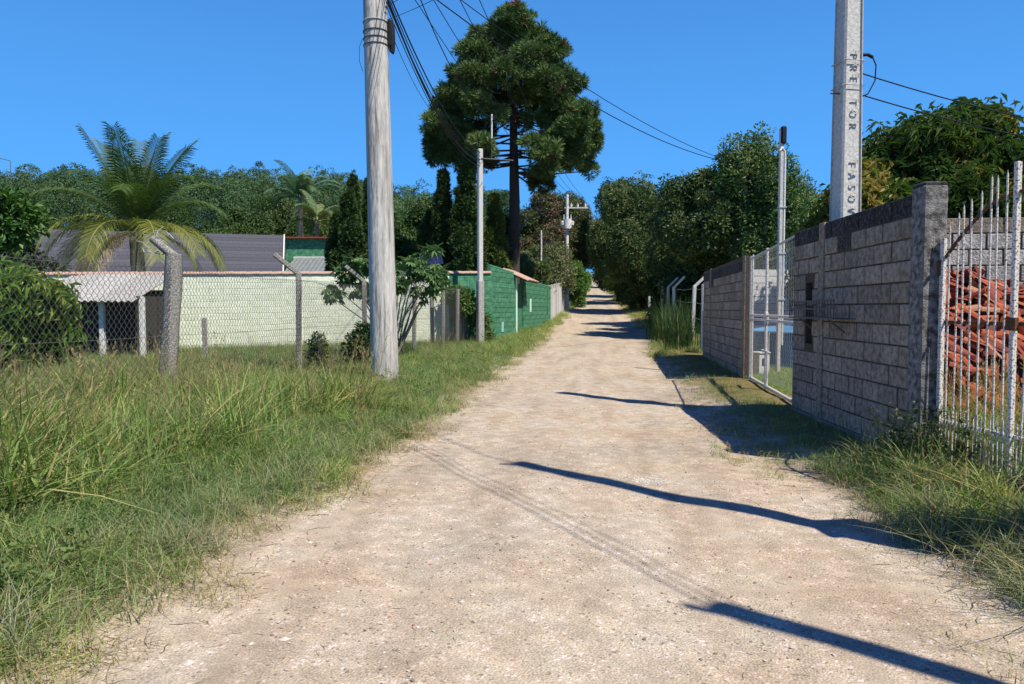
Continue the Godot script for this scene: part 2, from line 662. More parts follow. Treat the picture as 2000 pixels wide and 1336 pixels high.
func lay_blocks(parent: Node3D, x0: float, x1: float, y0: float, rows: int, deep: float, materials: Array, top: Array, holes := [], tall := 0.2, long := 0.4) -> void:
	for row in rows:
		var y := y0 + row * tall
		var x := x0 - (long / 2.0 if row % 2 else 0.0)
		while x < x1 - 0.03:
			var a := maxf(x, x0)
			var b := minf(x + long, x1)
			x += long
			for h in holes:
				if y + tall > h.position.y + 0.02 and y < h.end.y - 0.02:
					if a < h.end.x and b > h.position.x:
						if a < h.position.x: b = h.position.x
						elif b > h.end.x: a = h.end.x
						else: b = a
			if b - a < 0.05:
				continue
			var set_of: Array = top if row == rows - 1 or (row == rows - 2 and rng.randf() < 0.25) else materials
			var m: Material = set_of[rng.randi() % set_of.size()]
			var turn := Basis.from_euler(Vector3(rng.randfn(0, 0.003), rng.randfn(0, 0.004), rng.randfn(0, 0.003)))
			part("block", block_mesh(snappedf(b - a, 0.02), tall, deep), m, parent, Transform3D(turn, Vector3((a + b) / 2.0, y + tall / 2.0, rng.randfn(0, 0.0025))))


func build_near_wall() -> void:
	var far_end := Vector2(px(1558, 10.2), 10.2)
	var near_end := Vector2(px(1802, 6.7), 6.7)
	var long := far_end.distance_to(near_end)
	var base := height(3.85, 8.5) - 0.06
	var w := thing("block_wall", "grey concrete block wall with a black mouldy top course beside the barred gate", "wall", frame(far_end, near_end, base))
	var niche := Rect2(0.52, 1.0, 0.24, 0.8)
	var s := Shape.new()                                    # mortar, set back from the blocks' faces
	s.box(Vector3(niche.position.x / 2.0 + 0.003, 1.3, 0), Vector3(niche.position.x - 0.006, 2.38, 0.115))
	s.box(Vector3((niche.end.x + long) / 2.0, 1.3, 0), Vector3(long - niche.end.x - 0.002, 2.38, 0.115))
	s.box(Vector3(niche.get_center().x, 0.57, 0), Vector3(niche.size.x, 0.86, 0.114))
	s.box(Vector3(niche.get_center().x, 2.14, 0), Vector3(niche.size.x, 0.7, 0.114))
	part("mortar", s.mesh(), M.mortar, w)
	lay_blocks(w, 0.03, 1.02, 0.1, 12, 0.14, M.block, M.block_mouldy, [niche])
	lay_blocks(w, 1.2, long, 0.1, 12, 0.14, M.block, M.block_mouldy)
	s = Shape.new()
	s.chamfer(Vector3(1.11, 1.26, 0.004), Vector3(0.17, 2.48, 0.16), 0.008)
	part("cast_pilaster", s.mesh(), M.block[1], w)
	s = Shape.new()
	s.chamfer(Vector3(long / 2.0, 0.04, 0.0), Vector3(long - 0.01, 0.12, 0.15), 0.012)
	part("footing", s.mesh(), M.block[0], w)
	var box := Shape.new()                                   # the meter niche is a box that opens to the lane
	box.box(Vector3(niche.get_center().x, niche.get_center().y, -0.33), Vector3(niche.size.x + 0.06, niche.size.y + 0.06, 0.02))
	for side in [-1, 1]:
		box.box(Vector3(niche.get_center().x + side * (niche.size.x / 2.0 + 0.012), niche.get_center().y, -0.19), Vector3(0.02, niche.size.y, 0.25))
		box.box(Vector3(niche.get_center().x, niche.get_center().y + side * (niche.size.y / 2.0 + 0.012), -0.19), Vector3(niche.size.x + 0.05, 0.02, 0.25))
	part("meter_niche", box.mesh(), M.block[1], w)
	s = Shape.new()
	s.box(Vector3(niche.get_center().x, niche.get_center().y + 0.12, 0.0), Vector3(niche.size.x - 0.004, 0.05, 0.1))
	part("niche_shelf", s.mesh(), M.block[0], w)
	# the end column that carries the gate
	s = Shape.new()
	s.chamfer(Vector3(long + 0.12, 1.24, 0.02), Vector3(0.23, 2.58, 0.21), 0.016)
	part("end_column", s.mesh(), M.column, w)
	s = Shape.new()
	s.chamfer(Vector3(long + 0.12, 2.535, 0.02), Vector3(0.22, 0.05, 0.2), 0.014)
	part("column_cap", s.mesh(), M.block_mouldy[1], w)


func build_far_wall() -> void:
	var far_end := Vector2(px(1378, 21.3), 21.3)
	var near_end := Vector2(px(1462, 14.75), 14.75)
	var long := far_end.distance_to(near_end)
	var base := height(5.2, 17.0) - 0.05
	var w := thing("block_wall", "grey concrete block wall between the white yard gate and the leaning posts", "wall", frame(far_end, near_end, base))
	var s := Shape.new()
	s.box(Vector3(long / 2.0, 1.25, 0), Vector3(long - 0.01, 2.48, 0.115))
	part("mortar", s.mesh(), M.mortar, w)
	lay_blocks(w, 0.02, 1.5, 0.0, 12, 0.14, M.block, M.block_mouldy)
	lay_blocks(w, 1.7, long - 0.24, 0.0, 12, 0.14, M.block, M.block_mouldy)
	for x in [1.6, long - 0.12]:
		s = Shape.new()
		s.chamfer(Vector3(x, 1.24, 0.004), Vector3(0.19 if x < 2.0 else 0.22, 2.5, 0.17), 0.01)
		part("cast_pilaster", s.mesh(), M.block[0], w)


func build_back_wall() -> void:
	var a := Vector2(4.15, 9.6)
	var b := Vector2(10.4, 8.7)
	var long := a.distance_to(b)
	var w := thing("block_wall", "pale grey block wall standing behind the heap of clay tiles", "wall", frame(a, b, 0.02))
	var s := Shape.new()
	s.box(Vector3(long / 2.0, 1.28, 0), Vector3(long, 2.5, 0.115))
	part("mortar", s.mesh(), M.mortar, w)
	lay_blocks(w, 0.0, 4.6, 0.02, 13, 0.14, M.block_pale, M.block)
	var rest := Shape.new()
	rest.box(Vector3((4.61 + long) / 2.0, 1.31, 0), Vector3(long - 4.62, 2.58, 0.14))
	part("rendered_end", rest.mesh(), M.concrete, w)


func build_cream_wall() -> void:
	var a := Vector2(px(60, 21.8), 21.8)
	var b := Vector2(px(960, 28.3), 28.3)
	var long := a.distance_to(b)
	var f := frame(a, b, 0.0)
	var rise := (at(960, 531, 28.3).y - at(60, 533, 21.8).y) / long
	var w := thing("boundary_wall", "long pale cream block wall capped with clay tiles behind the wire fence", "wall", f)
	var low := 0.1
	var green_from := long - 1.75
	var first := 3.9
	var s := Shape.new()
	var top := func(x): return at(60, 533, 21.8).y - 0.06 + rise * x
	# core behind the block faces, its top follows the slope
	var core := func(x0: float, x1: float, deep: float, shape: Shape):
		var t0: float = (top as Callable).call(x0)
		var t1: float = (top as Callable).call(x1)
		var c := Vector3((x0 + x1) / 2.0, 1.2, 0)
		var q := [Vector3(x0, -0.3, deep / 2), Vector3(x1, -0.3, deep / 2), Vector3(x1, t1, deep / 2), Vector3(x0, t0, deep / 2)]
		var r := []
		for p in q: r.append(p - Vector3(0, 0, deep))
		shape.quad_out(q[0], q[1], q[2], q[3], c)
		shape.quad_out(r[0], r[1], r[2], r[3], c)
		for k in 4: shape.quad_out(q[k], q[(k + 1) % 4], r[(k + 1) % 4], r[k], c)
	(core as Callable).call(first, green_from, 0.136, s)
	part("core", s.mesh(), M.cream[0], w)
	s = Shape.new()
	(core as Callable).call(0.0, first - 0.002, 0.15, s)
	part("rendered_end", s.mesh(), M.cream[1], w)
	s = Shape.new()
	(core as Callable).call(green_from + 0.002, long, 0.136, s)
	part("core", s.mesh(), M.green_paint[0], w)
	for row in 14:
		for zone in 2:
			var x0: float = first if zone == 0 else green_from
			var x1: float = green_from if zone == 0 else long
			var x := x0 - (0.2 if row % 2 else 0.0)
			while x < x1 - 0.03:
				var p := maxf(x, x0)
				var q := minf(x + 0.4, x1)
				x += 0.4
				var y := low + row * 0.2 + rise * ((p + q) / 2.0 - first)
				var room: float = (top as Callable).call((p + q) / 2.0) - y
				if q - p < 0.05 or room < 0.06 or (row < 1 and zone == 0):
					continue
				var tall: float = minf(0.2, snappedf(room, 0.02))
				var set_of: Array = M.cream if zone == 0 else M.green_paint
				part("block", block_mesh(snappedf(q - p, 0.02), tall, 0.15), set_of[rng.randi() % 3], w, Transform3D(Basis(Vector3.BACK, atan(rise)), Vector3((p + q) / 2.0, y + tall / 2.0, rng.randfn(0, 0.001))))
	var x := 0.2
	while x < long - 0.1:
		var cap := Shape.new()
		var tile := []
		for k in 7:
			var ang := PI * k / 6.0
			tile.append(Vector2(cos(ang) * 0.135, sin(ang) * 0.075))
		for k in 6:
			for e in 2:
				var p0 := Vector3(-0.21, tile[k].y - e * 0.014, tile[k].x)
				var p1 := Vector3(-0.21, tile[k + 1].y - e * 0.014, tile[k + 1].x)
				var go := Vector3(0.44, 0.012, 0)
				if e == 0: cap.quad_out(p0, p1, p1 + go, p0 + go, Vector3(0, -1, 0))
				else: cap.quad_out(p0, p1, p1 + go, p0 + go, Vector3(0, 3, 0))
		part("cap_tile", cap.mesh(), M.cap, w, Transform3D(Basis.from_euler(Vector3(0, 0, atan(rise) + rng.randfn(0, 0.01))), Vector3(x, (top as Callable).call(x) + 0.01, 0)))
		x += 0.4


func wall_course(s: Shape, x0: float, x1: float, y: float, tall: float, deep: float, drop0 := 0.0, drop1 := 0.0) -> void:
	var c := Vector3((x0 + x1) / 2.0, y + tall / 2.0, 0)
	var b := 0.008
	var q := [Vector3(x0, y + b, deep / 2), Vector3(x1, y + b, deep / 2), Vector3(x1, y + tall - b - drop1, deep / 2), Vector3(x0, y + tall - b - drop0, deep / 2)]
	var r := []
	for p in q: r.append(p - Vector3(0, 0, deep))
	s.quad_out(q[0], q[1], q[2], q[3], c)
	s.quad_out(r[0], r[1], r[2], r[3], c)
	for k in 4: s.quad_out(q[k], q[(k + 1) % 4], r[(k + 1) % 4], r[k], c)


func build_green_hut() -> void:
	# the stretch before the doorway
	var a := Vector2(px(955, 28.4), 28.4)
	var b := Vector2(px(1003, 31.4), 31.4)
	var long := a.distance_to(b)
	var base := height(-0.4, 29.8) - 0.15
	var t0 := at(968, 521, 28.8).y - base
	var t1 := at(1003, 535, 31.4).y - base
	var w := thing("painted_wall", "green painted block wall with a falling top edge and a pale corner pipe", "wall", frame(a, b, base))
	for row in 16:
		var y := row * 0.2
		if y > t0 - 0.05: break
		var s := Shape.new()
		var over := func(x): return lerpf(t0, t1, x / long)
		var x1: float = minf(long, long * (t0 - y) / maxf(t0 - t1, 0.01)) if y + 0.2 > t1 else long
		var d0 := maxf(0.0, y + 0.2 - t0)
		var d1: float = maxf(0.0, y + 0.2 - (over as Callable).call(x1))
		wall_course(s, 0.0, x1, y, 0.2, 0.15, minf(d0, 0.17), minf(d1, 0.17))
		part("block_course", s.mesh(), M.green_paint[row % 3], w)
	var s := Shape.new()
	s.box(Vector3(long / 2.0, (t1 - 0.1) / 2.0, 0), Vector3(long - 0.02, t1 - 0.1, 0.13))
	part("core", s.mesh(), M.green_paint[0], w)
	s = Shape.new()
	s.tube([Vector3(0.0, t0 + 0.02, 0), Vector3(long, t1 + 0.02, 0)], [0.06, 0.06], 6)
	part("coping", s.mesh(), M.green_paint[0], w)
	s = Shape.new()
	s.tube([Vector3(long + 0.01, 0.0, 0.12), Vector3(long + 0.01, t1 + 0.05, 0.12)], [0.05, 0.05], 8)
	part("corner_pipe", s.mesh(), plain(Color(0.62, 0.75, 0.66), 0.6), w)
	s = Shape.new()
	s.chamfer(Vector3(long * 0.45, 0.62, 0.085), Vector3(0.28, 0.4, 0.02), 0.005)
	part("meter_plate", s.mesh(), plain(Color(0.3, 0.5, 0.55), 0.5), w)
	# the doorway and the stretch behind it
	a = Vector2(px(1004, 31.55), 31.55)
	b = Vector2(px(1073, 41.5), 41.5)
	long = a.distance_to(b)
	base = height(a.x, a.y) - 0.15
	var climb := height(b.x, b.y) - height(a.x, a.y)
	t0 = at(1005, 543, 31.6).y - base
	t1 = at(1073, 561, 41.5).y - base
	var g := thing("painted_wall", "green painted block wall with a slot and a doorway under the clay roof", "wall", frame(a, b, base))
	for row in 14:
		var y := row * 0.2
		var x1: float = long if y < t1 else long * (t0 - y) / maxf(t0 - t1, 0.01)
		if y > t0 - 0.05 or x1 < 1.9: break
		s = Shape.new()
		wall_course(s, 1.8, x1, y, 0.2, 0.15, 0.0, clampf(y + 0.2 - lerpf(t0, t1, x1 / long), 0.0, 0.17))
		part("block_course", s.mesh(), M.green_paint[row % 3], g)
	s = Shape.new()
	s.box(Vector3((1.8 + long) / 2.0, (t1 - 0.05) / 2.0, 0), Vector3(long - 1.82, t1 - 0.05, 0.13))
	part("core", s.mesh(), M.green_paint[0], g)
	s = Shape.new()
	s.tube([Vector3(1.8, lerpf(t0, t1, 1.8 / long) + 0.02, 0), Vector3(long, t1 + 0.02, 0)], [0.06, 0.06], 6)
	part("coping", s.mesh(), M.green_paint[0], g)
	s = Shape.new()
	s.chamfer(Vector3(0.9, 1.25, -0.02), Vector3(1.76, 2.3, 0.05), 0.01)
	var leaf := part("door", s.mesh(), M.green_paint[1], g)
	s = Shape.new()
	for k in 4:
		s.box(Vector3(0.2 + k * 0.45, 1.25, 0.012), Vector3(0.03, 2.2, 0.02))
	part("door_rib", s.mesh(), M.green_paint[0], leaf)
	s = Shape.new()
	s.chamfer(Vector3(3.6, 1.45, 0.082), Vector3(0.34, 0.62, 0.03), 0.008)
	part("letter_slot", s.mesh(), plain(Color(0.6, 0.78, 0.62), 0.6), g)
	s = Shape.new()
	s.chamfer(Vector3(long - 1.3, 1.7, 0.1), Vector3(0.18, 1.4, 0.06), 0.01)
	part("pilaster", s.mesh(), M.green_paint[0], g)
	s = Shape.new()
	s.chamfer(Vector3(1.0, 0.08, 0.45), Vector3(2.1, 0.14, 0.8), 0.015)
	part("doorstep", s.mesh(), M.concrete_pale, g)
	var roof := thing("porch_roof", "small tilted clay tile roof over the green doorway", "roof", frame(a, b, base + t0 - 0.05))
	s = Shape.new()
	s.box(Vector3(0.95, 0.13, 0.12), Vector3(2.6, 0.05, 1.15), Basis(Vector3.RIGHT, 0.42))
	part("rafter_board", s.mesh(), M.wood_dark, roof)
	for k in 11:
		var tile := Shape.new()
		var arc := []
		for q in 6:
			arc.append(Vector2(cos(PI * q / 5.0) * 0.12, sin(PI * q / 5.0) * 0.07))
		for q in 5:
			tile.quad_out(Vector3(arc[q].x, arc[q].y, -0.6), Vector3(arc[q + 1].x, arc[q + 1].y, -0.6), Vector3(arc[q + 1].x, arc[q + 1].y, 0.62), Vector3(arc[q].x, arc[q].y, 0.62), Vector3(0, -1, 0))
		part("roof_tile", tile.mesh(), M.cap, roof, Transform3D(Basis(Vector3.RIGHT, 0.42), Vector3(-0.27 + k * 0.244, 0.165, 0.12)))


func build_slab_fence() -> void:
	var a := Vector2(px(1073, 41.7), 41.7)
	var b := Vector2(px(1101, 52.0), 52.0)
	var long := a.distance_to(b)
	var w := thing("concrete_fence", "pale weathered concrete slab fence past the green wall", "fence", frame(a, b, height(a.x, a.y) - 0.1))
	var climb := height(b.x, b.y) - height(a.x, a.y)
	var k := 0
	var x := 0.0
	while x < long:
		var s := Shape.new()
		s.chamfer(Vector3(x + 0.75, 1.0 + climb * x / long, 0), Vector3(1.36, 1.95 + 0.05 * (k % 2), 0.05), 0.008)
		part("slab", s.mesh(), toned(M.concrete_pale, [0.9, 1.05, 0.78][k % 3]), w)
		s = Shape.new()
		s.chamfer(Vector3(x, 1.05 + climb * x / long, 0), Vector3(0.12, 2.25, 0.12), 0.01)
		part("post", s.mesh(), M.concrete_pale, w)
		x += 1.5
		k += 1


# ---------- houses and sheds ----------

func corrugated(wide: float, long: float, wave: float, deep: float) -> ArrayMesh:
	var s := Shape.new()
	var cuts := int(wide / wave * 6.0)
	for e in 2:
		var lift := 0.0 if e == 0 else -0.008
		var first := s.v.size()
		for k in cuts + 1:
			var x := -wide / 2.0 + wide * k / cuts
			var y := sin(TAU * x / wave) * deep + lift
			var slope := cos(TAU * x / wave) * deep * TAU / wave
			var nn := Vector3(-slope, 1, 0).normalized() * (1.0 if e == 0 else -1.0)
			s.put(Vector3(x, y, -long / 2.0), nn)
			s.put(Vector3(x, y, long / 2.0), nn)
		for k in cuts:
			var p := first + k * 2
			if e == 0: s.i.append_array([p, p + 2, p + 1, p + 1, p + 2, p + 3])
			else: s.i.append_array([p, p + 1, p + 2, p + 1, p + 3, p + 2])
	return s.mesh()


func build_houses() -> void:
	var right := px(556, 40.0)
	var left := px(-60, 40.0)
	var ridge := at(500, 461, 40.0).y
	var eave := at(500, 540, 35.5).y
	var h := thing("house", "low house with a long slate grey roof behind the cream wall", "house", Transform3D(Basis(Vector3.UP, 0.28), Vector3(right - cos(0.28) * (right - left) / 2.0, 0, -40.0 + sin(0.28) * (right - left) / 2.0)))
	var wide := right - left
	var s := Shape.new()
	s.box(Vector3(0, (eave - 0.2) / 2.0, 0), Vector3(wide - 0.8, eave - 0.2, 8.0))
	part("wall", s.mesh(), M.whitewash, h)
	var run := 4.5
	var fall := ridge - eave
	var slope := atan2(fall, run)
	var leng := sqrt(run * run + fall * fall) / 12.0
	for side in [1, -1]:
		for k in 12:
			s = Shape.new()
			var t := (k + 0.5) / 12.0
			s.box(Vector3(0, ridge - fall * t + 0.012, side * run * t), Vector3(wide, 0.035, leng + 0.05), Basis(Vector3.RIGHT, side * (slope - 0.02)))
			part("roof_course", s.mesh(), toned(M.slate, [1.0, 0.9, 1.1][k % 3]), h)
	for side in [1, -1]:
		s = Shape.new()
		s.box(Vector3(wide / 2.0 + 0.03, ridge - fall / 2.0, side * run / 2.0), Vector3(0.06, 0.2, leng * 12.0), Basis(Vector3.RIGHT, side * slope))
		part("barge_board", s.mesh(), M.whitewash, h)
	s = Shape.new()
	for side in [1]:
		var gx: float = side * (wide - 0.8) / 2.0
		s.tri_out(Vector3(gx, eave - 0.2, -3.95), Vector3(gx, eave - 0.2, 3.95), Vector3(gx, ridge - 0.25, 0), Vector3.ZERO)
	part("gable", s.mesh(), M.whitewash, h)
	s = Shape.new()
	s.box(Vector3(0, eave - 0.05, run + 0.02), Vector3(wide, 0.14, 0.05))
	part("fascia", s.mesh(), M.whitewash, h)
	s = Shape.new()
	var mast: Vector3 = h.transform.affine_inverse() * at(21, 345, 36.0)
	pts_tube(s, [mast + Vector3(0, -2.6, 0), mast, mast + Vector3(0, 0.75, 0), mast + Vector3(-0.6, 0.9, 0)], 0.02, 5)
	part("aerial", s.mesh(), M.dark_iron, h)
	# the green house beside it
	var d := 42.0
	var x0 := px(560, d)
	var x1 := px(668, d)
	var g := thing("house", "green walled house with a grey sheet porch roof behind the cream wall", "house", Transform3D(Basis(), Vector3((x0 + x1) / 2.0, 0, -d)))
	var top := at(600, 466, d).y
	s = Shape.new()
	s.box(Vector3(0, top / 2.0, -2.0), Vector3(x1 - x0, top, 4.0))
	part("wall", s.mesh(), M.green_paint[2], g)
	s = Shape.new()
	s.box(Vector3(0, top + 0.04, -1.9), Vector3(x1 - x0 + 0.2, 0.08, 4.4))
	part("roof", s.mesh(), M.clay[1], g)
	var y := at(600, 491, 40.0).y
	s = Shape.new()
	s.box(Vector3(0.3, y - 0.2, 0.06), Vector3(x1 - x0 - 0.3, 0.12, 0.1))
	part("gutter", s.mesh(), M.whitewash, g)
	part("porch_sheet", corrugated(x1 - x0 - 0.4, 2.6, 0.24, 0.02), M.sheet_grey, g, Transform3D(Basis(Vector3.RIGHT, 0.42), Vector3(0.35, y - 0.75, 1.35)))
	for x in [-(x1 - x0) / 2.0 + 0.7, (x1 - x0) / 2.0 - 0.2]:
		s = Shape.new()
		s.box(Vector3(x, (y - 1.2) / 2.0, 2.3), Vector3(0.12, y - 1.2, 0.12))
		part("porch_post", s.mesh(), M.whitewash, g)
	var t := thing("tarpaulin_roof", "dark blue roof sheet showing between the cypresses", "roof", Transform3D(Basis(Vector3.UP, 0.2), at(842, 505, 33.0)))
	part("roof_sheet", corrugated(1.0, 1.1, 0.2, 0.015), plain(Color(0.01, 0.016, 0.06), 0.6), t, Transform3D(Basis(Vector3.RIGHT, 0.5), Vector3.ZERO))
	s = Shape.new()
	for x in [-0.4, 0.4]:
		s.box(Vector3(x, -1.75, 0.3), Vector3(0.08, 2.7, 0.08))
		s.box(Vector3(x, -1.6, -0.3), Vector3(0.08, 3.0, 0.08))
	part("frame", s.mesh(), M.wood_dark, t)


func build_shed() -> void:
	var d_back := 22.3
	var d_front := 19.9
	var x0 := px(95, 21.0)
	var x1 := px(316, 21.5)
	var wide := x1 - x0
	var back := at(200, 538, d_back).y
	var front := at(230, 588, d_front).y
	var h := thing("garden_shed", "low open shed with a corrugated roof on white posts against the cream wall", "shed", Transform3D(Basis(), Vector3((x0 + x1) / 2.0, 0, -21.0)))
	var run := d_back - d_front
	var slope := atan2(back - front, run)
	var n := 3
	for k in n:
		var w := wide / n
		part("roof_sheet", corrugated(w + 0.08, run + 0.3, 0.177, 0.028), toned(M.fibre, [1.0, 1.1, 0.95][k]), h, Transform3D(Basis(Vector3.RIGHT, slope), Vector3(x0 - (x0 + x1) / 2.0 + w * (k + 0.5), (back + front) / 2.0 + 0.02 + k % 2 * 0.008, -0.1)))
	for u in [140, 193, 272, 308]:
		var s := Shape.new()
		var foot := Vector3(px(u, 20.1) - (x0 + x1) / 2.0, 0, 0.75)
		s.chamfer(foot + Vector3(0, (front + 0.05) / 2.0, 0), Vector3(0.13, front + 0.2, 0.13), 0.012)
		part("post", s.mesh(), M.whitewash if u in [193, 272] else M.wood_dark, h)
	var s2 := Shape.new()
	s2.box(Vector3(0, front - 0.02, 0.75), Vector3(wide, 0.1, 0.07))
	part("beam", s2.mesh(), M.wood_dark, h)
	s2 = Shape.new()
	s2.box(Vector3(0, 1.0, -1.0), Vector3(wide, 2.1, 0.06))
	part("back_boards", s2.mesh(), M.wood_dark, h)
	s2 = Shape.new()
	s2.box(Vector3(wide / 2.0 - 0.03, 0.95, -0.1), Vector3(0.05, 1.8, 1.9))
	part("side_boards", s2.mesh(), M.wood_dark, h)


# ---------- fences and gates ----------

func diamond_mesh(long: float, low: float, high: float, pitch: float, radius: float, rise: float) -> ArrayMesh:
	var s := Shape.new()
	var n := int(long / pitch)
	var rows := int((high - low) / (pitch * 1.15))
	for k in n:                                             # each zigzag wire hooks into the next
		var pts := []
		for r in rows + 1:
			var x := (k + 0.5 + (0.5 if (r + k) % 2 else -0.5)) * pitch
			var slack := sin(x * 1.7) * 0.012 + sin(x * 0.6 + r * 0.2) * 0.01
			pts.append(Vector3(minf(x, long), low + (high - low) * r / rows + rise * x / long + slack, (0.006 if r % 2 else -0.006) + sin(x * 0.9 + r * 0.11) * 0.02))
		var first := s.v.size()
		for r in pts.size():
			for q in 3:
				var a := TAU * q / 3.0
				var nn := Vector3(cos(a), 0, sin(a))
				s.put(pts[r] + nn * radius, nn)
		for r in pts.size() - 1:
			for q in 3:
				var a := first + r * 3 + q
				var b := first + r * 3 + (q + 1) % 3
				s.i.append_array([a, b, a + 3, b, b + 3, a + 3])
	return s.mesh()


func square_post(tall: float, thick: float, arm := 0.0, arm_dir := Vector3.ZERO) -> Array:
	var s := Shape.new()
	s.chamfer(Vector3(0, tall / 2.0 - 0.15, 0), Vector3(thick, tall + 0.3, thick), 0.012)
	var a := Shape.new()
	if arm > 0.0:
		var dir := arm_dir.normalized()
		var z := dir.cross(Vector3.UP).normalized()
		a.chamfer(Vector3(0, tall - 0.03, 0) + dir * arm / 2.0, Vector3(arm, thick * 0.8, thick * 0.8), 0.01, Basis(dir, z.cross(dir).normalized(), z))
	return [s.mesh(), a.mesh() if arm > 0.0 else null]


func build_wire_fence() -> void:
	var spots := [[-190.0, 7.0], [332.0, 10.7], [583.0, 15.3], [713.0, 19.4], [808.0, 23.0], [865.0, 25.3], [893.0, 26.5], [908.0, 27.4]]
	var f := thing("wire_fence", "tall chain link fence on leaning concrete posts in the long grass", "fence")
	var feet := []
	var spot_index := 0
	for p in spots:
		var foot := on(px(p[0], p[1]), p[1])
		feet.append(foot)
		var tall := [2.1, 2.22, 2.18, 2.15, 2.2, 2.15, 2.0, 1.95][spot_index] as float
		if spot_index == 1:                                  # thick, crooked, covered in lichen
			var s := Shape.new()
			var pts := []
			var rad := []
			for k in 10:
				var t := k / 9.0
				pts.append(Vector3(lerpf(-0.06, 0.07, t) - 0.05 * pow(1.0 - t, 2.0), -0.2 + (tall + 0.2) * t, 0.015 * sin(t * 6.0)))
				rad.append(0.125 * (1.0 + 0.07 * sin(t * 17.0) + 0.04 * sin(t * 41.0)))
			s.tube(pts, rad, 7)
			var o := part("post", s.mesh(), M.post_old, f, Transform3D(Basis(), foot))
			o.set_meta("label", "thick crooked lichen covered post with a broken arm")
			var head := Vector3(0.07, tall - 0.05, 0)
			s = Shape.new()
			s.tube([head + Vector3(0.05, -0.02, 0), head + Vector3(-0.1, 0.1, 0), head + Vector3(-0.3, 0.27, 0.02)], [0.07, 0.065, 0.055], 6)
			part("arm", s.mesh(), M.post_old, o)
			s = Shape.new()                                   # tangled wire ends on the arm
			for k in 9:
				var q := head + Vector3(rng.randf_range(-0.38, 0.0), rng.randf_range(0.05, 0.3), rng.randf_range(-0.05, 0.05))
				var line := [q]
				for e in 4:
					line.append(line[-1] + Vector3(rng.randf_range(-0.09, 0.05), rng.randf_range(-0.05, 0.08), rng.randf_range(-0.05, 0.05)))
				s.tube(line, [0.006, 0.006, 0.006, 0.005, 0.004], 4)
			part("loose_wire", s.mesh(), M.galvanised, o)
		else:
			var pair := square_post(tall, 0.115, 0.62 if spot_index in [2, 3, 4, 0] else 0.0, Vector3(-0.75, 0.62, 0.12))
			var o := part("post", pair[0], M.post_old, f, Transform3D(Basis.from_euler(Vector3(rng.randfn(0, 0.012), 0.3, rng.randfn(0, 0.012))), foot))
			if pair[1]:
				part("arm", pair[1], M.post_old, o)
		spot_index += 1
	for k in spots.size() - 1:
		var a: Vector3 = feet[k]
		var b: Vector3 = feet[k + 1]
		var long := Vector2(b.x - a.x, b.z - a.z).length()
		var where := frame(Vector2(a.x, -a.z), Vector2(b.x, -b.z), a.y)
		where.origin += where.basis.z * 0.075
		part("wire_mesh", diamond_mesh(long, 0.05, 2.02, 0.046, 0.0036, b.y - a.y), M.wire, f, where)
		for y in [0.1, 1.05, 2.02]:
			var s := Shape.new()
			var pts := []
			for q in 9:
				var t := q / 8.0
				pts.append(Vector3(long * t, y + (b.y - a.y) * t - 0.05 * sin(PI * t) * (1.0 if y > 2.0 else 0.4), 0.0))
			s.tube(pts, [0.003, 0.003, 0.003, 0.003, 0.003, 0.003, 0.003, 0.003, 0.003], 4)
			part("strain_wire", s.mesh(), M.wire, f, where)
	# three grey stumps behind the fence that carry no wire
	for p in [[845.0, 25.8, 1.75], [400.0, 20.4, 1.15], [897.0, 27.6, 1.5]]:
		var pair := square_post(p[2], 0.13)
		var foot := on(px(p[0], p[1]), p[1])
		var o := part("stump_post", pair[0], M.post_old, self, Transform3D(Basis.from_euler(Vector3(0.01, 0.4, 0.02)), foot))
		tag(o, {845.0: "tallest bare grey post, near the green end of the cream wall", 400.0: "short bare grey post alone before the middle of the cream wall", 897.0: "bare grey post under the creeper before the cream wall"}[p[0]], "post", "bare posts before the cream wall")


func bar_shape(tall: float, r: float, tip: float) -> ArrayMesh:
	var s := Shape.new()
	s.tube([Vector3(0, 0, 0), Vector3(0, tall - tip, 0), Vector3(0, tall - tip * 0.5, 0), Vector3(0, tall, 0)], [r, r, r * 0.85, r * 0.2], 6)
	return s.mesh()


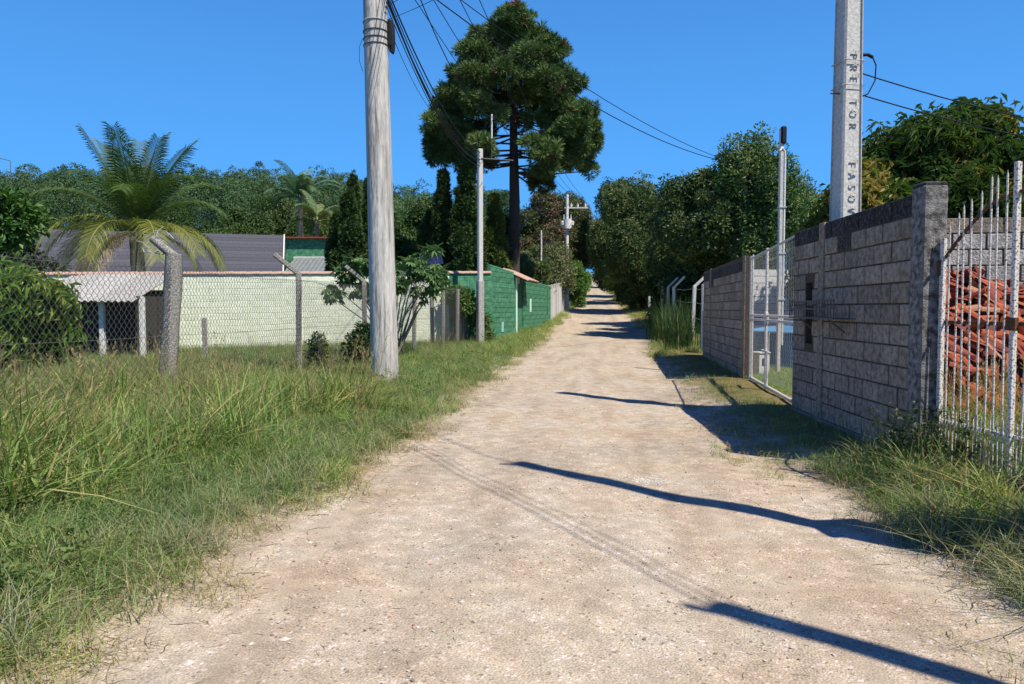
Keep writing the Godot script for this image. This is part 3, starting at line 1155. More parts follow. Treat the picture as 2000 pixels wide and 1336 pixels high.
func build_bar_gate() -> void:
	var hinge := Vector2(px(1838, 6.44), 6.44)
	var meet := Vector2(px(1978, 5.62), 5.62)
	var run := meet - hinge
	var dir := run.normalized()
	var end := hinge + dir * (run.length() * 2.0)
	var w := frame(hinge, end, height(3.7, 6.0) - 0.02)
	var g := thing("bar_gate", "rusty white double gate of pointed bars before the clay tile heap", "gate", w)
	var leaf := run.length()
	var arch := func(x: float) -> float:
		var t := clampf(x / leaf, 0.0, 2.0)
		return 1.82 + 0.46 * sin(minf(t, 2.0 - t) * PI / 2.0)
	for side in 2:
		var pts := []
		var rad := []
		for k in 13:
			var x := leaf * (side + k / 12.0)
			pts.append(Vector3(x, (arch as Callable).call(x), -0.014))
			rad.append(0.015)
		var s := Shape.new()
		s.tube(pts, rad, 6)
		part("arched_rail", s.mesh(), M.rust, g)
		for y in [0.42, 1.28]:
			s = Shape.new()
			s.chamfer(Vector3(leaf * (side + 0.5), y, -0.014), Vector3(leaf - 0.03, 0.03, 0.012), 0.003)
			part("rail", s.mesh(), M.rust if y > 1.0 else M.white_metal, g)
	var n := 17
	for k in n:
		var x := 0.09 + (2.0 * leaf - 0.14) * k / (n - 1)
		if absf(x - leaf) < 0.05: continue
		var top: float = (arch as Callable).call(x) + rng.randf_range(0.16, 0.23)
		part("bar", bar_shape(top - 0.08, 0.0085, 0.06), M.white_metal, g, Transform3D(Basis.from_euler(Vector3(rng.randfn(0, 0.006), 0, rng.randfn(0, 0.006))), Vector3(x, 0.08, 0)))
	n = 34
	for k in n:                                             # shorter pickets close the foot of the gate
		var x := 0.05 + (2.0 * leaf - 0.08) * k / (n - 1)
		part("picket", bar_shape(0.5 + 0.02 * (k % 2), 0.0065, 0.03), M.white_metal, g, Transform3D(Basis.from_euler(Vector3(0, 0, rng.randfn(0, 0.012))), Vector3(x, 0.03, 0.004)))
	for x in [0.0, leaf, leaf * 2.0]:
		var s := Shape.new()
		var tall: float = 2.0 if x != leaf else 2.5
		s.chamfer(Vector3(x + 0.012, tall / 2.0, 0), Vector3(0.04, tall, 0.04), 0.004)
		part("gate_post", s.mesh(), M.white_metal, g)
	var s := Shape.new()
	s.chamfer(Vector3(leaf + 0.01, 1.28, 0.012), Vector3(0.1, 0.1, 0.04), 0.006)
	part("lock", s.mesh(), M.rust, g)
	for y in [0.45, 1.75]:
		s = Shape.new()
		s.chamfer(Vector3(-0.03, y, 0.0), Vector3(0.09, 0.14, 0.05), 0.006)
		part("hinge", s.mesh(), M.rust, g)
	# the column that carries the other leaf, and the utility poles beside the viewer that throw the long shadows
	var foot := Vector2(3.62, 3.72)
	var c := thing("gate_column", "grey concrete column at the far hinge of the barred gate", "column", Transform3D(Basis(Vector3.UP, 0.1), on(foot.x, foot.y)))
	s = Shape.new()
	s.chamfer(Vector3(0, 1.2, 0), Vector3(0.36, 2.6, 0.36), 0.02)
	part("shaft", s.mesh(), M.concrete, c)
	s = Shape.new()
	s.chamfer(Vector3(0, 2.53, 0), Vector3(0.42, 0.06, 0.42), 0.012)
	part("cap", s.mesh(), M.block_mouldy[1], c)


func build_yard_gate() -> void:
	var far_end := Vector2(px(1466, 14.5), 14.5)
	var near_end := Vector2(px(1561, 10.35), 10.35)
	var long := far_end.distance_to(near_end)
	var g := thing("yard_gate", "white tubular yard gate with thin wire mesh between the block walls", "gate", frame(far_end, near_end, height(4.5, 12.4)))
	var tops := [2.42, 2.44, 2.45, 2.45]
	var xs := [0.03, 0.22, 1.7, long - 0.03]
	for k in 4:
		var s := Shape.new()
		var r: float = 0.026 if k != 1 else 0.02
		s.tube([Vector3(xs[k], 0.02, 0), Vector3(xs[k], tops[k], 0)], [r, r], 8)
		part("upright", s.mesh(), M.white_metal, g)
	var s := Shape.new()
	s.tube([Vector3(0, 0.06, 0), Vector3(long, 0.06, 0)], [0.03, 0.03], 8)
	part("bottom_rail", s.mesh(), M.white_metal, g)
	for y in [1.28, 1.2]:
		s = Shape.new()
		s.tube([Vector3(0, y, 0), Vector3(long, y, 0)], [0.022, 0.022], 8)
		part("middle_rail", s.mesh(), M.white_metal, g)
	s = Shape.new()
	var pts := []
	for k in 9:
		var t := k / 8.0
		pts.append(Vector3(long * t, 2.38 + 0.07 * t, 0))
	s.tube(pts, [0.018, 0.018, 0.018, 0.018, 0.018, 0.018, 0.018, 0.018, 0.018], 6)
	part("top_rail", s.mesh(), M.galvanised, g)
	s = Shape.new()
	s.tube([Vector3(1.82, 0.06, 0), Vector3(1.82, 0.62, 0)], [0.018, 0.018], 6)
	part("drop_bolt", s.mesh(), M.white_metal, g)
	s = Shape.new()
	s.chamfer(Vector3(1.62, 0.66, 0.0), Vector3(0.6, 0.04, 0.04), 0.006)
	part("latch_bar", s.mesh(), M.white_metal, g)
	s = Shape.new()
	s.chamfer(Vector3(1.7, 1.24, 0.0), Vector3(0.14, 0.2, 0.06), 0.01)
	part("lock_box", s.mesh(), M.white_metal, g)
	part("wire_mesh", diamond_mesh(long - 0.1, 0.1, 2.36, 0.06, 0.0018, 0.1), M.galvanised, g)
	# flat grating panel leaning inside the gate
	var p := thing("welded_grid", "grey welded wire panel leaning inside the white yard gate", "panel", Transform3D(Basis(Vector3.UP, -1.2), on(5.7, 12.9)))
	s = Shape.new()
	for k in 9:
		s.tube([Vector3(-0.5 + k * 0.14, 0.0, 0), Vector3(-0.5 + k * 0.14, 1.95, -0.12)], [0.006, 0.006], 4)
	for k in 15:
		s.tube([Vector3(-0.5, k * 0.139, -0.0085 * k), Vector3(0.62, k * 0.139, -0.0085 * k)], [0.006, 0.006], 4)
	part("welded_wire", s.mesh(), M.dark_iron, p)


func build_yard() -> void:
	# white wall at the back of the yard
	var a := Vector2(6.3, 21.6)
	var b := Vector2(12.5, 22.4)
	var w := thing("yard_wall", "whitewashed block wall at the back of the yard behind the white gate", "wall", frame(a, b, 0.05))
	var long := a.distance_to(b)
	for row in 13:
		var s := Shape.new()
		wall_course(s, 0.0, long, row * 0.2, 0.2, 0.14)
		part("block_course", s.mesh(), toned(M.whitewash, [1.0, 0.93, 1.04][row % 3]), w)
	var s := Shape.new()
	s.box(Vector3(long / 2.0, 1.29, 0), Vector3(long - 0.02, 2.56, 0.12))
	part("core", s.mesh(), M.mortar, w)
	# round pool under a blue cover
	var foot := on(7.55, 18.4)
	var p := thing("garden_pool", "round blue above ground pool with a sagging cover behind the yard gate", "pool", Transform3D(Basis(), foot))
	s = Shape.new()
	var sides := 28
	for k in sides:
		var a0 := TAU * k / sides
		var a1 := TAU * (k + 1) / sides
		var r0 := 1.85 + 0.012 * (k % 2)
		var r1 := 1.85 + 0.012 * ((k + 1) % 2)
		s.quad_out(Vector3(cos(a0) * r0, 0, sin(a0) * r0), Vector3(cos(a1) * r1, 0, sin(a1) * r1), Vector3(cos(a1) * r1, 0.8, sin(a1) * r1), Vector3(cos(a0) * r0, 0.8, sin(a0) * r0), Vector3(0, 0.4, 0))
	part("pool_wall", s.mesh(), M.blue, p)
	s = Shape.new()
	var ring := []
	var rr := []
	for k in sides + 1:
		ring.append(Vector3(cos(TAU * k / sides) * 1.87, 0.82, sin(TAU * k / sides) * 1.87))
		rr.append(0.04)
	s.tube(ring, rr, 6, false)
	part("rim", s.mesh(), M.blue_pale, p)
	s = Shape.new()
	for q in 5:
		for k in sides:
			var pt := func(ri: float, an: float) -> Vector3: return Vector3(cos(an) * ri, 0.84 + 0.17 * cos(ri / 1.86 * PI * 0.5) + 0.02 * sin(an * 7.0) * ri, sin(an) * ri)
			var a0 := TAU * k / sides
			var a1 := TAU * (k + 1) / sides
			var r0 := 1.86 * q / 5.0
			var r1 := 1.86 * (q + 1) / 5.0
			s.quad_out((pt as Callable).call(r0, a0), (pt as Callable).call(r0, a1), (pt as Callable).call(r1, a1), (pt as Callable).call(r1, a0), Vector3(0, -5, 0))
	part("cover", s.mesh(), M.blue_pale, p)
	for k in 10:
		s = Shape.new()
		var an := TAU * k / 10.0
		s.tube([Vector3(cos(an) * 1.93, 0, sin(an) * 1.93), Vector3(cos(an) * 1.9, 0.82, sin(an) * 1.9)], [0.025, 0.025], 6)
		part("support_leg", s.mesh(), M.galvanised, p)
	var k := thing("pump_box", "small pale pump housing with a dark square hole beside the blue pool", "box", Transform3D(Basis(Vector3.UP, 0.5), on(px(1484, 15.8), 15.8)))
	s = Shape.new()
	for side in [-1, 1]:                                     # an open box: cheeks, back, and a front with a hole
		s.box(Vector3(side * 0.14, 0.22, -0.015), Vector3(0.025, 0.44, 0.27))
		s.box(Vector3(side * 0.115, 0.22, 0.135), Vector3(0.075, 0.44, 0.028))
	s.box(Vector3(0, 0.22, -0.14), Vector3(0.254, 0.438, 0.025))
	s.box(Vector3(0, 0.085, 0.135), Vector3(0.153, 0.17, 0.026))
	s.box(Vector3(0, 0.39, 0.135), Vector3(0.153, 0.1, 0.026))
	part("housing", s.mesh(), M.concrete_pale, k)
	s = Shape.new()
	s.chamfer(Vector3(0, 0.456, 0), Vector3(0.34, 0.03, 0.34), 0.006)
	part("lid", s.mesh(), M.concrete_pale, k)
	# meter post
	var m := thing("meter_post", "slim concrete meter post with a bent conduit rising behind the yard gate", "post", Transform3D(Basis(), on(px(1521, 16.2), 16.2)))
	var tall := at(1521, 250, 16.2).y - m.position.y
	s = Shape.new()
	s.chamfer(Vector3(0, tall / 2.0, 0), Vector3(0.075, tall, 0.1), 0.01)
	part("shaft", s.mesh(), M.concrete_pale, m)
	s = Shape.new()
	pts_tube(s, [Vector3(0.07, 0.6, 0.03), Vector3(0.075, tall - 0.62, 0.03), Vector3(0.06, tall - 0.5, 0.03), Vector3(0.0, tall - 0.44, 0.06), Vector3(-0.05, tall - 0.5, 0.06)], 0.024)
	part("conduit", s.mesh(), M.whitewash, m)
	s = Shape.new()
	s.chamfer(Vector3(0.03, tall - 0.16, 0.02), Vector3(0.12, 0.38, 0.14), 0.03)
	part("weatherhead", s.mesh(), M.cable, m)
	for y in [1.6, 2.6, 3.6]:
		s = Shape.new()
		s.box(Vector3(0.03, y, 0.01), Vector3(0.16, 0.03, 0.12))
		part("strap", s.mesh(), M.galvanised, m)


func pts_tube(s: Shape, pts: Array, r: float, sides := 8) -> void:
	var rad := []
	for p in pts: rad.append(r)
	s.tube(pts, rad, sides)


func build_tile_heap() -> void:
	var h := thing("tile_heap", "heap of broken red clay roof tiles behind the barred gate", "heap", Transform3D(Basis(), Vector3(0, 0, 0)))
	var top := func(x: float, d: float) -> float:
		var back := smoothstep(6.9, 8.5, d) * (1.0 - 0.35 * smoothstep(8.7, 9.3, d))
		return (0.5 + 1.22 * back) * smoothstep(4.0, 4.5, x) * (1.0 - smoothstep(6.9, 8.2, x)) * (1.0 + 0.05 * sin(x * 4.0))
	var s := Shape.new()
	for q in 14:
		for k in 24:
			var c := []
			for e in [[0, 0], [1, 0], [1, 1], [0, 1]]:
				var x: float = 3.95 + (k + e[0]) * 0.18
				var d: float = 6.7 + (q + e[1]) * 0.2
				c.append(Vector3(x, 0.06 + (top as Callable).call(x, d) - 0.12 + 0.04 * sin(x * 31.0 + d * 17.0), -d))
			s.quad(c[0], c[1], c[2], c[3])
	part("rubble_core", s.mesh(), M.clay[3], h)
	var kinds := []
	for v in 4:
		var t := Shape.new()
		var long: float = [0.4, 0.36, 0.2, 0.28][v]
		var wide: float = [0.07, 0.065, 0.07, 0.06][v]
		for q in 6:
			for e in 2:
				var r := wide - e * 0.013
				var a0 := PI * q / 6.0
				var a1 := PI * (q + 1) / 6.0
				var p := Vector3(cos(a0) * r, sin(a0) * r * 0.8, -long / 2.0)
				var p2 := Vector3(cos(a1) * r, sin(a1) * r * 0.8, -long / 2.0)
				var go := Vector3(0, 0, long)
				if e == 0: t.quad_out(p, p2, p2 + go, p + go, Vector3.ZERO)
				else: t.quad_out(p, p2, p2 + go, p + go, Vector3(0, 2, 0))
			for z in [-long / 2.0, long / 2.0]:
				var a0 := PI * q / 6.0
				var a1 := PI * (q + 1) / 6.0
				t.quad_out(Vector3(cos(a0) * wide, sin(a0) * wide * 0.8, z), Vector3(cos(a1) * wide, sin(a1) * wide * 0.8, z), Vector3(cos(a1) * (wide - 0.013), sin(a1) * (wide - 0.013) * 0.8, z), Vector3(cos(a0) * (wide - 0.013), sin(a0) * (wide - 0.013) * 0.8, z), Vector3.ZERO)
		kinds.append(t.mesh())
	for k in 300:
		var x := rng.randf_range(4.2, 6.3)
		var d := 6.95 + pow(rng.randf(), 0.8) * 1.7
		var y: float = (top as Callable).call(x, d) + 0.02
		if y < 0.25: continue
		var e := Vector3(rng.randfn(0.5, 0.25), rng.randfn(1.1, 0.25) if rng.randf() < 0.75 else rng.randf() * TAU, rng.randfn(0, 0.5))
		if rng.randf() < 0.2: e.z += PI
		var m: Material = M.clay[[0, 0, 1, 1, 2, 2, 3, 4][rng.randi() % 8]]
		part("roof_tile", kinds[rng.randi() % 4], m, h, Transform3D(Basis.from_euler(e), Vector3(x, y, -d)))
	# a dark gable end of a store behind the wall
	var r := thing("store_roof", "dark sloping store roof above the pale block wall", "roof", Transform3D(Basis(), Vector3(9.9, 0, -12.5)))
	s = Shape.new()
	s.chamfer(Vector3(1.0, 3.02, 0), Vector3(4.2, 0.1, 3.6), 0.02, Basis(Vector3.BACK, 0.3))
	part("roof_sheet", s.mesh(), M.slate, r)
	s = Shape.new()
	s.box(Vector3(1.4, 1.25, 0), Vector3(2.8, 2.5, 3.0))
	part("wall", s.mesh(), M.concrete, r)


func build_basket() -> void:
	# refuse basket of welded bars, carried by the near wall
	var a := Vector2(3.66, 9.75)
	var b := Vector2(3.5, 8.05)
	var long := a.distance_to(b)
	var k := thing("refuse_basket", "dark welded bar refuse basket fixed to the block wall", "basket", frame(a, b, 1.39))
	for q in 5:
		var s := Shape.new()
		var y: float = 0.0 if q < 3 else [0.11, 0.2][q - 3]
		var z: float = [0.0, -0.15, -0.3, 0.0, 0.0][q]
		pts_tube(s, [Vector3(0, y, z), Vector3(long, y, z)], 0.012, 6)
		part("long_bar", s.mesh(), M.dark_iron, k)
	for q in 18:
		var s := Shape.new()
		var x := long * q / 17.0
		pts_tube(s, [Vector3(x, 0.2, 0), Vector3(x, 0, 0), Vector3(x, 0.0, -0.33)], 0.008, 5)
		part("cross_bar", s.mesh(), M.dark_iron, k)
	for x in [0.3, long - 0.3]:
		var s := Shape.new()
		pts_tube(s, [Vector3(x, 0.0, -0.03), Vector3(x, -0.28, -0.36)], 0.01, 6)
		part("bracket", s.mesh(), M.dark_iron, k)


# ---------- poles and cables ----------

const BIG_POLE := Vector2(-2.41, 14.0)
var big_pole_base := Vector3.ZERO
var big_pole_lean := Basis()


func build_poles() -> void:
	big_pole_base = on(BIG_POLE.x, BIG_POLE.y)
	big_pole_lean = Basis(Vector3.BACK, 0.019)
	var p := thing("utility_pole", "thick round concrete utility pole with cable straps at the edge of the lane", "utility pole", Transform3D(big_pole_lean, big_pole_base))
	var s := Shape.new()
	var pts := []
	var rad := []
	for k in 15:
		var y := -0.4 + 10.4 * k / 14.0
		pts.append(Vector3(0, y, 0))
		rad.append(lerpf(0.262, 0.20, k / 14.0))
	s.tube(pts, rad, 28)
	var stain := noise_texture(0.014, Color.BLACK, Color.WHITE, 1024, 4, FastNoiseLite.TYPE_SIMPLEX_SMOOTH, [[0.15, Color(0.17, 0.16, 0.145)], [0.33, Color(0.36, 0.345, 0.315)], [0.55, Color(0.5, 0.48, 0.445)], [0.85, Color(0.58, 0.56, 0.53)]])
	var skin := rough_stuff(stain, M.bump_fine, 1.0, 0.85, 0.35)
	skin.uv1_scale = Vector3(0.7, 0.035, 0.7)                  # rain marks run down the shaft
	part("shaft", s.mesh(), skin, p)
	for y in [6.32, 6.44, 6.57, 6.75]:
		s = Shape.new()
		var ring := []
		for k in 25:
			ring.append(Vector3(cos(TAU * k / 24.0) * 0.228, y + 0.01 * sin(TAU * k / 24.0), sin(TAU * k / 24.0) * 0.228))
		pts_tube(s, ring, 0.012, 5)
		part("strap", s.mesh(), M.galvanised if y > 6.7 else M.dark_iron, p)
	s = Shape.new()
	for k in 5:
		var ring := []
		for q in 17:
			ring.append(Vector3(0.27 + 0.035 * cos(TAU * q / 16.0) + k * 0.008, 6.5 + 0.3 * sin(TAU * q / 16.0), 0.05 - k * 0.03))
		pts_tube(s, ring, 0.014, 5)
	s.chamfer(Vector3(0.27, 6.55, 0.0), Vector3(0.09, 0.5, 0.14), 0.03)
	part("cable_coil", s.mesh(), M.cable, p)
	s = Shape.new()
	pts_tube(s, [Vector3(-0.24, 6.45, 0.05), Vector3(-0.3, 6.3, 0.05), Vector3(-0.31, 6.05, 0.05), Vector3(-0.25, 5.85, 0.05)], 0.005, 5)
	part("loose_wire", s.mesh(), M.cable, p)
	s = Shape.new()
	s.chamfer(Vector3(0.1, 9.3, 0.0), Vector3(1.9, 0.11, 0.1), 0.01, Basis(Vector3.UP, 0.12))
	part("cross_arm", s.mesh(), M.wood_dark, p)
	for x in [-0.7, -0.25, 0.45, 0.95]:
		s = Shape.new()
		s.tube([Vector3(x, 9.34, 0), Vector3(x, 9.42, 0), Vector3(x, 9.5, 0)], [0.04, 0.055, 0.025], 8)
		part("insulator", s.mesh(), M.whitewash, p)
	# the square pole behind the near wall
	var foot := on(4.43, 9.9)
	var q := thing("utility_pole", "square concrete pole with raised letters behind the near block wall", "utility pole", Transform3D(Basis(Vector3.UP, 0.16), foot))
	var tall := 7.0
	s = Shape.new()
	var c := Vector3(0, tall / 2.0, 0)
	var w0 := 0.17
	var w1 := 0.12
	var ring0 := []
	var ring1 := []
	for e in [[-1, -1], [-1, 1], [1, 1], [1, -1]]:
		for f in 2:
			var order: int = f if e[0] == e[1] else 1 - f
			var cut := 0.025
			var k0 := Vector3(e[0] * (w0 - cut * order), -0.4, e[1] * (w0 - cut * (1 - order)))
			var k1 := Vector3(e[0] * (w1 - cut * order), tall, e[1] * (w1 - cut * (1 - order)))
			ring0.append(k0)
			ring1.append(k1)
	for k in 8:
		s.quad_out(ring0[k], ring0[(k + 1) % 8], ring1[(k + 1) % 8], ring1[k], c)
		s.tri_out(ring1[k], ring1[(k + 1) % 8], Vector3(0, tall, 0), c)
	part("shaft", s.mesh(), M.concrete_pale, q)
	for y in [4.3, 4.62]:
		var t: float = 1.0 - y / tall
		var r := lerpf(w1, w0, t) + 0.006
		s = Shape.new()
		pts_tube(s, [Vector3(-r, y, -r), Vector3(r, y, -r), Vector3(r, y, r), Vector3(-r, y, r), Vector3(-r, y, -r)], 0.008, 5)
		part("strap", s.mesh(), M.galvanised, q)
	for line in [["PRE TOR", 4.72, 0.125], ["FASOVA", 3.32, 0.125]]:
		var y: float = line[1]
		for ch in line[0]:
			if ch != " ":
				var tm := TextMesh.new()
				tm.text = ch
				tm.font = SystemFont.new()
				tm.font.font_names = PackedStringArray(["Droid Sans"])
				tm.font_size = 32
				tm.pixel_size = 0.0042
				tm.depth = 0.012
				var r := lerpf(w0, w1, (y + 0.4) / (tall + 0.4))
				var o := part("raised_letter", tm, M.concrete_pale, q, Transform3D(Basis(Vector3.BACK, -PI / 2.0), Vector3(0.02, y, r + 0.003)))
				o.set_meta("label", "raised concrete letter on the pole face")
			y -= 0.15
	s = Shape.new()
	pts_tube(s, [Vector3(0.12, 4.72, 0.05), Vector3(0.25, 4.73, 0.05), Vector3(0.32, 4.7, 0.05)], 0.022, 6)
	part("cable_guard", s.mesh(), M.cable, q)
	s = Shape.new()
	pts_tube(s, [Vector3(0.32, 4.7, 0.05), Vector3(0.37, 4.6, 0.05), Vector3(0.36, 4.4, 0.05), Vector3(0.26, 4.22, 0.05), Vector3(0.14, 4.17, 0.05)], 0.009, 5)
	part("drip_loop", s.mesh(), M.cable, q)
	s = Shape.new()
	pts_tube(s, [Vector3(-0.24, 4.22, 0.0), Vector3(0.2, 4.22, 0.0)], 0.012, 6)
	part("through_bolt", s.mesh(), M.dark_iron, q)
	# the slim square pole before the green wall
	foot = on(px(938, 26.6), 26.6)
	tall = at(938, 291, 26.6).y - foot.y
	var m := thing("utility_pole", "slim square concrete pole before the green painted wall", "utility pole", Transform3D(Basis(Vector3.UP, 0.5), foot))
	s = Shape.new()
	s.chamfer(Vector3(0, tall / 2.0 - 0.2, 0), Vector3(0.17, tall + 0.4, 0.17), 0.02)
	part("shaft", s.mesh(), M.concrete_pale, m)
	s = Shape.new()
	s.chamfer(Vector3(0, 1.1, 0), Vector3(0.23, 2.4, 0.23), 0.02)
	part("sleeve", s.mesh(), M.concrete, m)
	s = Shape.new()
	pts_tube(s, [Vector3(0, tall - 0.35, 0.1), Vector3(1.3, tall - 0.3, 0.1)], 0.025, 6)
	part("bracket_arm", s.mesh(), M.dark_iron, m)
	s = Shape.new()
	pts_tube(s, [Vector3(0.42, tall + 0.4, 0.1), Vector3(0.42, tall + 1.25, 0.1)], 0.03, 8)
	part("aerial_tube", s.mesh(), M.whitewash, m)
	s = Shape.new()
	pts_tube(s, [Vector3(0.42, tall - 0.35, 0.1), Vector3(0.42, tall + 0.45, 0.1)], 0.012, 6)
	part("aerial_mast", s.mesh(), M.dark_iron, m)
	# the far poles along the lane
	far_pole(1107.0, 53.2, 380.0, 0.15, true, "pale concrete pole with a street transformer at the end of the slab fence")
	far_pole(1128.0, 74.0, 412.0, 0.13, false, "distant pale pole half hidden by trees past the transformer pole")
	far_pole(1057.0, 47.0, 450.0, 0.06, false, "thin pale pole rising from behind the green painted wall")
	# poles to the side of the viewer; their shadows lie across the lane
	for side in [[3.95, 3.32, 7.65, 0.13], [4.0, 0.76, 5.75, 0.1]]:
		var o := thing("lane_pole", ["tall grey pole standing behind the gate column", "shorter grey pole on the verge past the gate column"][0 if side[2] > 7.0 else 1], "utility pole", Transform3D(Basis(), on(side[0], side[1])))
		s = Shape.new()
		s.tube([Vector3(0, -0.4, 0), Vector3(0, side[2] * 0.5, 0), Vector3(0, side[2], 0)], [side[3], side[3] * 0.9, side[3] * 0.8], 14)
		part("shaft", s.mesh(), M.concrete_pale, o)
		s = Shape.new()
		s.tube([Vector3(0, side[2] - 0.3, 0), Vector3(-0.3, side[2] - 0.2, -0.12)], [0.03, 0.03], 8)
		part("bracket", s.mesh(), M.dark_iron, o)


func far_pole(u: float, d: float, top: float, r: float, kit: bool, label: String) -> void:
	var foot := on(px(u, d), d)
	var tall := at(u, top, d).y - foot.y
	var o := thing("utility_pole", label, "utility pole", Transform3D(Basis(), foot))
	var s := Shape.new()
	s.tube([Vector3(0, -0.4, 0), Vector3(0, tall * 0.5, 0), Vector3(0, tall, 0)], [r, r * 0.85, r * 0.7], 12)
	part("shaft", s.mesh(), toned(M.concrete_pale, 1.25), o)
	if r > 0.1:
		s = Shape.new()
		s.chamfer(Vector3(0.65, tall - 0.95, 0), Vector3(1.7, 0.1, 0.1), 0.01)
		part("cross_arm", s.mesh(), M.concrete_pale, o)
		for x in [0.3, 0.75, 1.3]:
			s = Shape.new()
			s.tube([Vector3(x, tall - 0.9, 0), Vector3(x, tall - 0.75, 0), Vector3(x, tall - 0.6, 0)], [0.05, 0.09, 0.03], 8)
			part("insulator", s.mesh(), M.whitewash, o)
	if kit:
		var body := Shape.new()
		body.tube([Vector3(0, tall - 2.45, 0.3), Vector3(0, tall - 2.35, 0.3), Vector3(0, tall - 1.85, 0.3), Vector3(0, tall - 1.75, 0.3)], [0.2, 0.3, 0.3, 0.2], 14)
		part("transformer", body.mesh(), M.whitewash, o)
		for x in [-0.28, 0.28]:
			s = Shape.new()
			s.chamfer(Vector3(x, tall - 2.08, 0.3), Vector3(0.36, 0.34, 0.3), 0.05)
			part("cooling_fin", s.mesh(), M.whitewash, o)
			s = Shape.new()
			s.tube([Vector3(x * 0.9, tall - 1.8, 0.3), Vector3(x * 0.9, tall - 1.45, 0.3)], [0.05, 0.03], 8)
			part("bushing", s.mesh(), M.whitewash, o)


func cable(a: Vector3, b: Vector3, sag: float, r: float, label: String, group := "") -> void:
	var pts := []
	var rad := []
	for k in 25:
		var t := k / 24.0
		pts.append(a.lerp(b, t) - Vector3(0, sag * 4.0 * t * (1.0 - t), 0))
		rad.append(r)
	var s := Shape.new()
	s.tube(pts, rad, 5)
	tag(part("overhead_cable", s.mesh(), M.cable, self), label, "cable", group)


func build_cables() -> void:
	var pole := func(x: float, y: float, z := 0.0) -> Vector3: return big_pole_base + big_pole_lean * Vector3(x, y, z)
	var slim := at(938, 291, 26.6)
	var g := "cables strung from the thick round pole to the slim square pole"
	for k in 5:
		cable((pole as Callable).call(0.24, 7.35 - k * 0.09, 0.04 * k), slim + Vector3(0.0, -0.12 - k * 0.12, 0), 0.55 + 0.1 * (k % 3), [0.016, 0.011, 0.02, 0.012, 0.01][k], "%s of the five cables from the round pole to the slim square pole" % ["topmost", "second highest", "middle and thickest", "second lowest", "lowest and thinnest"][k], g)
	cable((pole as Callable).call(0.24, 6.7), slim + Vector3(-0.6, -0.6, 6.0), 0.4, 0.006, "thin slack wire leaving the straps of the thick round pole")
	var far := at(1107, 392, 53.2)
	var ends := [[-0.7, 0.3], [-0.25, 0.75], [0.45, 1.0], [0.95, 1.35]]
	for e in ends:
		cable((pole as Callable).call(e[0], 9.5), far + Vector3(e[1], 0.1, 0), 0.9, 0.011, "bare line wire along the lane from the %s insulator" % {-0.7: "fence side end", -0.25: "inner fence side", 0.45: "inner lane side", 0.95: "lane side end"}[e[0]], "line wires along the lane")
	cable((pole as Callable).call(0.24, 8.9), slim + Vector3(0.5, 1.1, 0.0), 0.9, 0.013, "heavier twisted drop cable sagging below the line wires")
	var lost := on(px(1452, 29.0), 29.0)
	var hidden := thing("service_pole", "grey service pole standing among the trees behind the far block wall", "utility pole", Transform3D(Basis(), lost))
	var top := at(1452, 322, 29.0).y - lost.y
	var s := Shape.new()
	s.tube([Vector3(0, -0.3, 0), Vector3(0, top + 0.1, 0)], [0.11, 0.08], 10)
	part("shaft", s.mesh(), M.concrete, hidden)
	s = Shape.new()
	s.chamfer(Vector3(0, top - 0.1, 0), Vector3(0.3, 0.08, 0.1), 0.01)
	part("bracket", s.mesh(), M.dark_iron, hidden)
	cable((pole as Callable).call(0.2, 7.9), lost + Vector3(0, top, 0), 0.75, 0.013, "lower service cable crossing the lane to the trees", "cables crossing to the trees")
	cable((pole as Callable).call(0.2, 8.25), lost + Vector3(0.1, top - 0.08, 0), 0.6, 0.01, "upper service cable crossing the lane to the trees", "cables crossing to the trees")
	var square := on(4.43, 9.9)
	var house := on(13.4, 13.6)
	var far_post := thing("service_pole", "slim grey post at the end of the two house wires", "utility pole", Transform3D(Basis(), house))
	s = Shape.new()
	s.tube([Vector3(0, -0.3, 0), Vector3(0, 4.6, 0)], [0.09, 0.07], 10)
	part("shaft", s.mesh(), M.concrete, far_post)
	s = Shape.new()
	s.chamfer(Vector3(0, 4.3, 0), Vector3(0.1, 0.5, 0.2), 0.01)
	part("bracket", s.mesh(), M.dark_iron, far_post)
	cable(square + Vector3(0.15, 4.5, 0), house + Vector3(0, 4.42, 0), 0.25, 0.009, "upper house wire leaving the square pole beside its drip loop", "house wires from the square pole")
	cable(square + Vector3(0.15, 4.22, 0), house + Vector3(0, 4.15, 0), 0.25, 0.009, "lower house wire leaving the square pole at its drip loop", "house wires from the square pole")
	# from the round pole back over the lane to the two poles beside the viewer
	var near_a := on(3.95, 3.32) + Vector3(-0.1, 7.55, 0)
	var near_b := on(4.0, 0.76) + Vector3(-0.1, 5.65, 0)
	cable((pole as Callable).call(0.2, 8.0), near_a, 0.3, 0.008, "cable over the lane to the tall pole behind the gate column")
	cable((pole as Callable).call(0.2, 7.6), near_a + Vector3(0, -0.2, 0), 0.35, 0.006, "thinner cable over the lane to the tall pole behind the gate column")
	for k in 3:
		cable((pole as Callable).call(0.2, 7.3 - k * 0.25), near_b + Vector3(0, -k * 0.34, 0), 0.3 + 0.1 * k, [0.008, 0.006, 0.005][k], "%s cable over the lane to the shorter pole on the verge" % ["top", "middle", "bottom"][k], "cables over the lane to the shorter pole")


